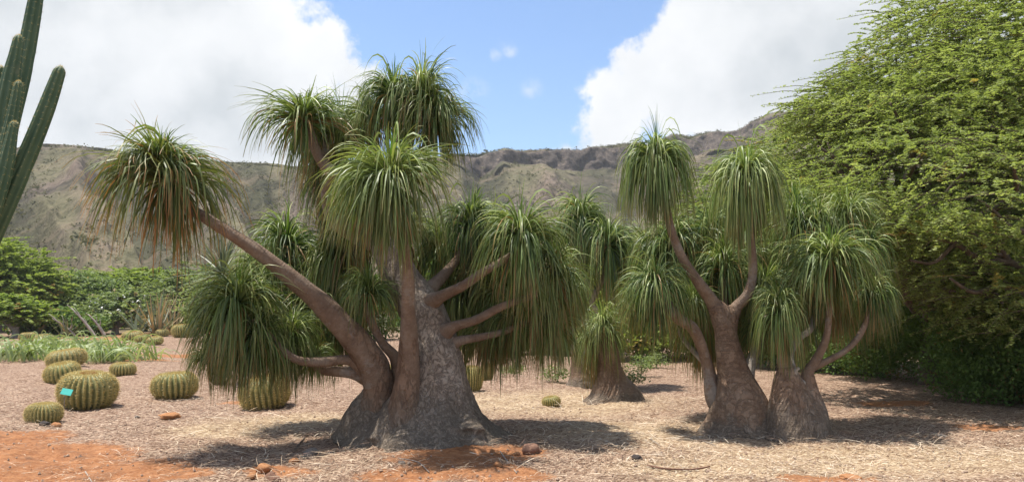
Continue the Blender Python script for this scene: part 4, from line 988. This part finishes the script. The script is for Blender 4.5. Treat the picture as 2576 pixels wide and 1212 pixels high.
for k, br in enumerate([
    [(2620, 700, 12.6, 13), (2540, 660, 12.5, 10), (2470, 655, 12.4, 8), (2400, 610, 12.3, 6), (2340, 600, 12.2, 3)],
    [(2540, 660, 12.5, 9), (2490, 600, 12.3, 6), (2450, 590, 12.2, 5), (2400, 540, 12.2, 3)],
    [(2600, 760, 12.6, 9), (2520, 720, 12.5, 7), (2450, 735, 12.3, 5), (2390, 700, 12.2, 3)],
    [(2600, 590, 12.2, 8), (2540, 570, 12.1, 6), (2500, 530, 12.0, 4), (2460, 500, 12, 3)],
    [(2400, 612, 12.3, 6), (2350, 660, 12.3, 4), (2290, 655, 12.3, 3)]]):
    limb(bigtree, br, name='branch', mat='wood', nseg=8, sub=5, wob=.10, seed=60 + k)
# dark undergrowth below it
for i, (x, by, d, lobes, lab) in enumerate([
    (2400, 960, 17.5, [(2330, 760, 18.5, 1.6, 1.5, 1.0), (2300, 870, 18.5, 1.8, 1.2, .9), (2420, 820, 17.5, 1.5, 1.3, 1.1)], 'dark green shrub in deep shade under the middle of the feathery tree'),
    (2560, 1010, 15, [(2530, 800, 15.2, 1.4, 1.2, 1.2), (2520, 920, 14.6, 1.3, .9, .7), (2620, 930, 14.0, 1.3, 1.2, 1.0)], 'dark leafy shrub reaching the ground at the right edge'),
    (2180, 945, 20, [(2190, 800, 20.5, 1.6, 1.2, 1.3), (2130, 880, 20.5, 1.4, 1.0, .8), (2230, 690, 20, 1.4, 1.3, 1.0)], 'dark green shrub behind the thin right stems of the squat palm'),
    (2020, 930, 22, [(2030, 820, 22.5, 1.6, 1.2, 1.5), (1960, 760, 23, 1.5, 1.2, 1.5)], 'dark green shrub directly behind the squat palm'),
    (2700, 1010, 14, [(2720, 800, 14, 1.8, 2.0, 1.9)], 'dark leafy shrub just past the right edge')]):
    g = P(x, by, d); g[2] = 0
    tree('shrub', lab, 'shrub', g, lobes, 'darkleaf', 1300, 42, .075, .42, trunk_r=.10, limbs=7, seed=60 + i, group='dark shrubs under the feathery tree', flat_=.7, elong=2.0, surf=.75, horiz=.8)

# green trees filling the middle distance
mids = [
 (10, 60, [(-30, 660, 60, 4.0, 3, 1.5), (50, 700, 60, 2.6, 3, 1.0), (95, 730, 60, 1.8, 2.4, .7), (-60, 640, 60, 3.0, 3, 1.3), (20, 640, 60, 1.5, 2, .6), (0, 740, 60, 3, 2, 1.2)], 'lime', 'bright yellow-green spreading tree at the left edge', 'tree', 1900),
 (340, 78, [(340, 705, 78, 3.4, 3, .9), (250, 715, 78, 2.8, 2.6, .8), (425, 710, 78, 2.6, 2.6, .8), (300, 692, 78, 1.6, 2, .5), (380, 695, 78, 1.8, 2, .5), (330, 730, 78, 5, 2, 1.6)], 'lime', 'flat-topped yellow-green tree under the bare slope at left', 'tree', 1900),
 (180, 68, [(170, 740, 68, 2.6, 2.4, 1.4), (240, 738, 68, 2.2, 2.4, 1.2), (120, 745, 67, 2.4, 2.4, 1.6), (200, 712, 68, 1.5, 2, .8), (200, 780, 67, 4.0, 2.0, 1.6)], 'midleaf', 'rounded mid-green tree between the two yellow-green ones', 'tree', 1900),
 (40, 48, [(40, 780, 48, 1.3, 1.2, .45), (-20, 775, 48, 1.5, 1.2, .6), (70, 795, 48, .8, .8, .3), (10, 755, 48, .8, .8, .25)], 'lime', 'low round bush with red blossoms at the left edge', 'bush', 900),
 (290, 54, [(285, 790, 54, 1.1, 1.2, .6), (335, 770, 55, 1.2, 1.2, .8), (235, 795, 55, 1.0, 1.0, .7), (370, 790, 55, .9, 1, .7), (300, 750, 56, .9, 1, .4), (255, 765, 56, .6, .8, .3)], 'midleaf', 'open grey-green bush dotted with white blossoms', 'bush', 700),
 (450, 62, [(450, 740, 62, 2.4, 2, 1.6), (510, 720, 62, 2.4, 2, 1.6), (420, 790, 62, 2.6, 1.6, 1.2)], 'midleaf', 'green bush just left of the yucca', 'bush', 900),
 (170, 51, [(150, 810, 51, 1.6, 1, .7), (90, 815, 51, 1.2, 1, .6), (215, 820, 51, 1.0, 1, .4)], 'darkleaf', 'dark low bush behind the bare grey branches', 'bush', 500),
 (620, 42, [(600, 760, 42, 2.6, 2, 1.9), (700, 740, 42, 2.4, 2, 1.8)], 'midleaf', 'green tree hidden behind the lower left palm mops', 'tree', 700),
 (860, 44, [(820, 760, 44, 2.6, 2, 1.9), (920, 770, 44, 2.6, 2, 1.8)], 'darkleaf', 'dark tree hidden behind the middle stems of the largest palm', 'tree', 700),
 (1160, 36, [(1120, 750, 36, 2.4, 2, 2.0), (1220, 730, 36, 2.2, 2, 1.9)], 'darkleaf', 'dark tree behind the short right branches of the largest palm', 'tree', 900),
 (1350, 30, [(1320, 780, 30, 1.8, 1.6, 1.7), (1420, 760, 30, 1.6, 1.6, 1.7)], 'lime', 'pale green tree behind the right mops of the largest palm', 'tree', 900),
 (1600, 27, [(1600, 760, 27, 1.6, 1.6, 1.9), (1680, 740, 28, 1.6, 1.6, 2.1), (1640, 840, 26, 1.2, 1.2, .7)], 'lime', 'pale green leafy tree in the gap left of the Y-forked palm', 'tree', 1000),
 (1800, 27, [(1780, 760, 27, 1.6, 1.6, 2.0), (1860, 780, 27, 1.5, 1.4, 1.9)], 'darkleaf', 'dark leafy tree behind the Y-forked trunk', 'tree', 900)]
for i, (x, d, lobes, mat, lab, cat, cl) in enumerate(mids):
    g = P(x, 800, d); g[2] = 0
    nm = 'tree' if cat == 'tree' else 'bush'
    t = tree({'tree': 'leafy_tree', 'bush': 'bush'}[cat], lab, cat, g, lobes, mat, cl, 30, .0042 * d + .02, .028 * d * .5 + .12, trunk_r=.004 * d, limbs=8 if i != 4 else 16, seed=80 + i, wood='wood' if i not in (3, 4) else 'greywood', flat_=.5, elong=1.9, surf=.75, horiz=.8, **(dict(droop=.15) if i in (0, 1, 3, 4, 5) else {}))
    if 'blossom' in lab:
        rng = np.random.default_rng(i); L_ = [(P(l[0], l[1], l[2]), l[3:]) for l in lobes]
        C = []
        for c, r in L_:
            n = 9 if 'white' in lab else 5
            dv = rng.normal(0, 1, (n, 3)); dv[:, 1] = -abs(dv[:, 1]); dv[:, 2] = abs(dv[:, 2]); dv /= np.linalg.norm(dv, axis=1)[:, None]
            C.append(c + dv * np.array(r) * 1.06)
        C = np.repeat(np.vstack(C), 4, 0); C = C + rng.normal(0, .08, C.shape)
        V, Q = leaf_quads(C, .17, rng, 1.3)
        link('blossoms', mesh_np('blossoms', V - g, Q, [M['white_petal' if 'white' in lab else 'red_petal']]), t, kind='stuff')

# grey leaning dead stems and dry agave-like stalks left
rs = random.Random(9)
for i, (x0, y0, x1, y1, d, lab) in enumerate([(245, 838, 180, 775, 47, 'thick bare grey branch leaning left in front of the bushes'), (200, 842, 132, 800, 47, 'thin bare grey branch leaning left beside the thicker one'), (268, 838, 222, 790, 49, 'short bare grey branch at the foot of the white-blossomed bush')]):
    b = P(x0, y0, d); b[2] = 0; e = P(x1, y1, d)
    t = thing('dead_branch', lab, 'branch', b)
    tube_obj('stem', [(*(b - (0, 0, .1)), .10 if i != 1 else .06), (*((b + e) / 2 + (.04, 0, .03)), .07 if i != 1 else .04), (*e, .03)], M['greywood'], t, 8, 4, wob=.06)
    for k in range(3):
        a = b + (e - b) * (.4 + .2 * k); f_ = a + np.array([rs.uniform(-.6, .3), 0, rs.uniform(.3, .8)])
        tube_obj('twig', [(*a, .05), (*((a + f_) / 2 + (.05, 0, 0)), .03), (*f_, .012)], M['greywood'], t, 6, 3)
def spiky(x, base, d, n, L, wid, lab, mat='yucca', cat='agave', el0=25, dead=0.2):
    b = P(x, base, d); b[2] = 0
    t = thing('agave', lab, cat, b)
    rng = np.random.default_rng(int(x))
    for k in range(n):
        V, Q, al = ribbons(rng, 1, np.array([L * rng.uniform(.7, 1.1)]), np.array([R(rng.uniform(el0, 88))]), np.array([rng.uniform(0, 6.28)]), np.array([rng.uniform(.0, .05)]), np.array([wid]), M_=6, twist=.4)
        link('leaf', mesh_np('leaf', V, Q, [M[mat]], dict(tint=np.full(len(V), rng.random()), along=al, dead=np.full(len(V), float(rng.random() < dead))), smooth=True), t, (rng.uniform(-.25, .25), rng.uniform(-.2, .2), 0))
spiky(395, 845, 50, 44, 2.9, .14, 'dry spiky agave with tan upright leaves right of the white-blossomed bush', dead=.55, el0=35)
spiky(348, 845, 50, 14, 2.2, .22, 'blue-green agave with a few broad stiff leaves left of the dry spiky one', dead=.05, el0=30)
spiky(90, 838, 49, 30, 1.6, .12, 'grey spiky agave under the red-blossomed bush', dead=.3)
spiky(165, 842, 47, 24, 1.3, .11, 'small grey-green agave by the leaning bare branches', dead=.2)
spiky(435, 840, 53, 34, 2.7, .13, 'rear dry spiky agave partly hidden behind the tan one', dead=.4, el0=40)

# small weeds behind the palms
for i, (x, y, lab, s) in enumerate([(1612, 945, 'leafy green weed right of the stubby palm', .55), (1590, 975, 'low green weed at the foot of the stubby palm', .35), (1650, 930, 'pale green weed in front of the slope behind the Y-forked palm', .45), (1400, 965, 'low weed patch behind the tiny yellow barrel cactus', .4), (1290, 950, 'sparse green weed under the right mops of the largest palm', .35), (2145, 942, 'green weed at the shaded edge behind the squat palm', .4)]):
    g = G(x, y); t = thing('weed', lab, 'weed', g, 'green weeds behind the palms')
    V, Q, at = foliage([(np.array([0, 0, s * .45]), (s * .8, s * .5, s * .5))], 300 + i, 55, 14, .07, .22, surf=.5)
    link('leaves', mesh_np('leaves', V, Q, [M['midleaf']], at), t, kind='stuff')
    tube_obj('stem', [(g[0], g[1], -.02, .012), (g[0] + .03, g[1], s * .4, .008), (g[0], g[1], s * .8, .004)], M['wood'], t, 5, 2)

# ------------------------------------------------------------------ stones, sticks, litter
def stone_mesh(seed, mat):
    import bmesh
    bm = bmesh.new(); bmesh.ops.create_icosphere(bm, subdivisions=3, radius=.5)
    rg = random.Random(seed); o = Vector((rg.uniform(0, 50),) * 3)
    for v in bm.verts:
        n = mnoise.fractal(v.co * 1.6 + o, .9, 2, 4); v.co *= 1 + .35 * n + .12 * mnoise.cell(v.co * 3 + o)
    me = bpy.data.meshes.new('stone'); bm.to_mesh(me); bm.free(); me.materials.append(M[mat])
    for p in me.polygons: p.use_smooth = True
    return me
for i, (x, y, wd, ht, mat, lab) in enumerate([
    (665, 1186, 46, 24, 'stone_orange', 'flat orange stone at the bottom, left of centre'), (686, 1208, 42, 24, 'stone_brown', 'brown stone at the very bottom, touching the flat orange one'), (633, 1206, 30, 16, 'stone_orange', 'small orange stone cut by the bottom edge'),
    (782, 1136, 46, 18, 'stone_grey', 'grey-brown stone left of the largest palm base'), (740, 1160, 26, 12, 'stone_orange', 'small ochre stone below the grey-brown one'), (1337, 1142, 54, 30, 'stone_brown', 'brown half-buried stone right of the largest palm base'),
    (1603, 1164, 26, 18, 'stone_dark', 'dark round stone alone on pale straw'), (1252, 1183, 22, 12, 'stone_orange', 'small ochre stone in the orange soil'), (1302, 1148, 20, 10, 'stone_orange', 'small tan stone beside the half-buried one'),
    (82, 1058, 24, 14, 'stone_orange', 'tan stone left of the small near barrel cactus'), (141, 1073, 22, 12, 'stone_orange', 'tan stone right of the small near barrel cactus'), (112, 1074, 26, 12, 'stone_dark', 'dark stone under the small near barrel cactus'), (425, 1060, 54, 16, 'stone_orange', 'low yellow-tan stone among straw below the broad barrel cactus'),
    (2140, 1202, 50, 12, 'stone_orange', 'flat orange stone at the bottom right'), (1888, 1068, 36, 12, 'stone_orange', 'pale flat stone between the two right palm bases'), (1010, 1175, 18, 10, 'stone_grey', 'small grey stone below the largest trunk'), (345, 1052, 14, 7, 'stone_grey', 'tiny grey stone left of the yellow-tan one'), (2370, 1100, 20, 9, 'stone_grey', 'small grey stone on the sunlit straw at right')]):
    g = G(x, y - 2); d = g[1]; s = wd / F * d; z = ht / F * d
    o = link('stone', stone_mesh(i, mat), None, (g[0], g[1], float(gh(g[0], g[1])) + z * .28), random.uniform(0, 6), (s, s * .8, z * 1.25), label=lab, category='stone')
def stick(pts, r, lab, mat='stick', name='stick'):
    w_ = []
    for k, (x, y) in enumerate(pts):
        g = G(x, y); w_.append((g[0], g[1], float(gh(g[0], g[1])) + r * 1.2 + .004, r * (1 - .5 * abs(k / (len(pts) - 1) - .4))))
    b = np.array(w_[0][:3]); V, Q, T, a, c_ = tube(w_, 7, 5, wob=.08)
    link(name, mesh_np(name, V - b, [Q, T], [M[mat]], dict(along=a, around=c_), smooth=True), None, b, label=lab, category='stick')
stick([(1628, 1178), (1660, 1183), (1710, 1186), (1750, 1184), (1785, 1178)], .012, 'long dark curved stick on the straw at the bottom')
stick([(1258, 1140), (1275, 1165), (1300, 1195)], .008, 'pale straight stalk in the orange soil right of the trunk', 'greywood')
stick([(215, 1180), (232, 1215)], .008, 'pale stalk at the bottom edge in the orange soil', 'greywood')
stick([(740, 1125), (765, 1095), (775, 1082)], .012, 'dark twig pointing up beside the grey-brown stone', 'wood')
stick([(1000, 1160), (1050, 1172), (1080, 1190)], .006, 'thin pale stalk below the largest trunk', 'greywood')
stick([(1700, 1085), (1780, 1110), (1800, 1120)], .006, 'thin pale stalk in front of the right palms', 'greywood')
stick([(1600, 1095), (1640, 1120), (1660, 1130)], .006, 'thin pale stalk on the open straw', 'greywood')

def litter_mat():
    m, N = newmat('dry_litter')
    t = attr(N, 'tint')
    c = N.ramp(t, [(0, (0.12, 0.07, 0.05)), (.2, (0.24, 0.15, 0.11)), (.45, (0.38, 0.26, 0.17)), (.7, (0.54, 0.405, 0.275)), (1, (0.76, 0.65, 0.50))])
    finish(N, c, 0.7, spec=.25)
    return m
M['litter'] = litter_mat()
def litter(name, n, L, W_, dmin, dmax, seed, label, seg=2, keep=None, tintr=(0, 1), lift=.012, centers=None):
    rng = np.random.default_rng(seed)
    if centers is None:
        dd = (rng.uniform(dmin ** .6, dmax ** .6, n)) ** (1 / .6)
        x = rng.uniform(-.72, .72, n) * dd; y = dd
    else:
        k = rng.integers(0, len(centers), n); c = np.array(centers)[k]
        x = c[:, 0] + rng.normal(0, 1, n) * c[:, 2]; y = c[:, 1] + rng.normal(0, 1, n) * c[:, 3]
    so = soil(x, y)
    patch = fbm(x * 1.6, y * 1.1, seed + 40, 4)
    kp = (rng.random(n) > so * 1.2 - .15) & (patch > rng.normal(-.1, .4, n))
    x, y = x[kp], y[kp]; n = len(x)
    a = rng.uniform(0, 2 * np.pi, n); l = rng.uniform(*L, n); w_ = rng.uniform(*W_, n)
    bend = rng.normal(0, .35, n); pit = rng.normal(0, .12, n)
    z0 = gh(x, y) + rng.uniform(.002, lift, n)
    V = []
    for j in range(seg + 1):
        t = j / seg - .5
        ang = a + bend * t
        cx = x + np.cos(ang) * l * t; cy = y + np.sin(ang) * l * t; cz = z0 + np.abs(pit) * l * (.5 + t * np.sign(pit)) + .05 * l * (1 - 4 * t * t) + .004
        ww = w_ * (1 - .6 * abs(2 * t)) * .5
        tl = rng.normal(0, .3, n)
        for s_ in (1, -1):
            V.append(np.stack([cx - np.sin(ang) * ww * s_, cy + np.cos(ang) * ww * s_, cz + ww * tl * s_], -1))
    V = np.stack(V, 1)
    m = 2 * (seg + 1); V = V.reshape(-1, 3)
    b = (np.arange(n) * m)[:, None]; j = (np.arange(seg) * 2)[None, :]
    Q = np.stack([b + j, b + j + 1, b + j + 3, b + j + 2], -1).reshape(-1, 4)
    tint = np.repeat(np.clip(rng.uniform(*tintr, n) ** 1.25 - .08 + .38 * straw(x, y) * rng.random(n), 0, 1), m)
    link(name, mesh_np(name, V, Q, [M['litter']], dict(tint=tint)), kind='stuff', label=label, category='litter')
litter('mulch_chips', 125000, (.02, .07), (.005, .016), 4.8, 17, 1, 'grey-brown shredded mulch spread over the whole bed', seg=1)
litter('dry_straw', 42000, (.05, .19), (.003, .006), 4.8, 16, 2, 'pale straw-like dead leaf strips lying over the mulch', seg=3, tintr=(.4, 1), lift=.02)
cs = []
for x, y, sx, sy in ((900, 1090, .8, .25), (1080, 1125, 1.0, .2), (640, 1050, .9, .4), (1760, 1060, .5, .25), (1900, 1075, .7, .25), (1980, 1095, .6, .2), (2050, 1070, .5, .4), (1560, 1010, .8, .3), (1280, 1090, .6, .3), (700, 1130, .9, .5), (560, 1020, .8, .5), (2250, 1120, 1.2, .6), (1500, 1150, 1.2, .6), (860, 1180, 1.0, .4)):
    g = G(x, y); cs.append((g[0], g[1], sx, sy))
litter('fallen_palm_leaves', 4200, (.12, .5), (.004, .009), 0, 0, 3, 'long tan fallen palm leaves heaped round the palm bases', seg=5, tintr=(.3, 1), lift=.035, centers=cs)

def pebbles():
    rng = np.random.default_rng(8); n = 1500
    dd = rng.uniform(4.8, 15, n); x = rng.uniform(-.7, .7, n) * dd; s = rng.uniform(.006, .022, n)
    base = np.array([(1, 0, 0), (-1, 0, 0), (0, 1, 0), (0, -1, 0), (0, 0, 1), (0, 0, -1)], float)
    T = np.array([(0, 2, 4), (2, 1, 4), (1, 3, 4), (3, 0, 4), (2, 0, 5), (1, 2, 5), (3, 1, 5), (0, 3, 5)])
    V = base[None] * s[:, None, None] * rng.uniform(.6, 1.3, (n, 6, 1)) + np.stack([x, dd, gh(x, dd) + s * .4], -1)[:, None]
    link('pebbles', mesh_np('pebbles', V.reshape(-1, 3), (T[None] + (np.arange(n) * 6)[:, None, None]).reshape(-1, 3), [M['pebble']]), kind='stuff', label='small pebbles scattered over mulch and orange soil', category='pebbles')
pebbles()

# ------------------------------------------------------------------ air
hm = bpy.data.materials.new('air'); hm.use_nodes = True; N = NT(hm.node_tree)
hv = N.n('ShaderNodeVolumePrincipled', {'Color': (0.86, 0.92, 1.0, 1), 'Density': 0.00025, 'Anisotropy': 0.2})
ho = N.n('ShaderNodeOutputMaterial'); N.nt.links.new(hv.outputs[0], ho.inputs['Volume'])
hz = box('haze', 2400, 2400, 181, hm, None, (0, 0, 88.5)); hz['kind'] = 'stuff'; hz['label'] = 'thin pale haze in the air'; hz['category'] = 'haze'
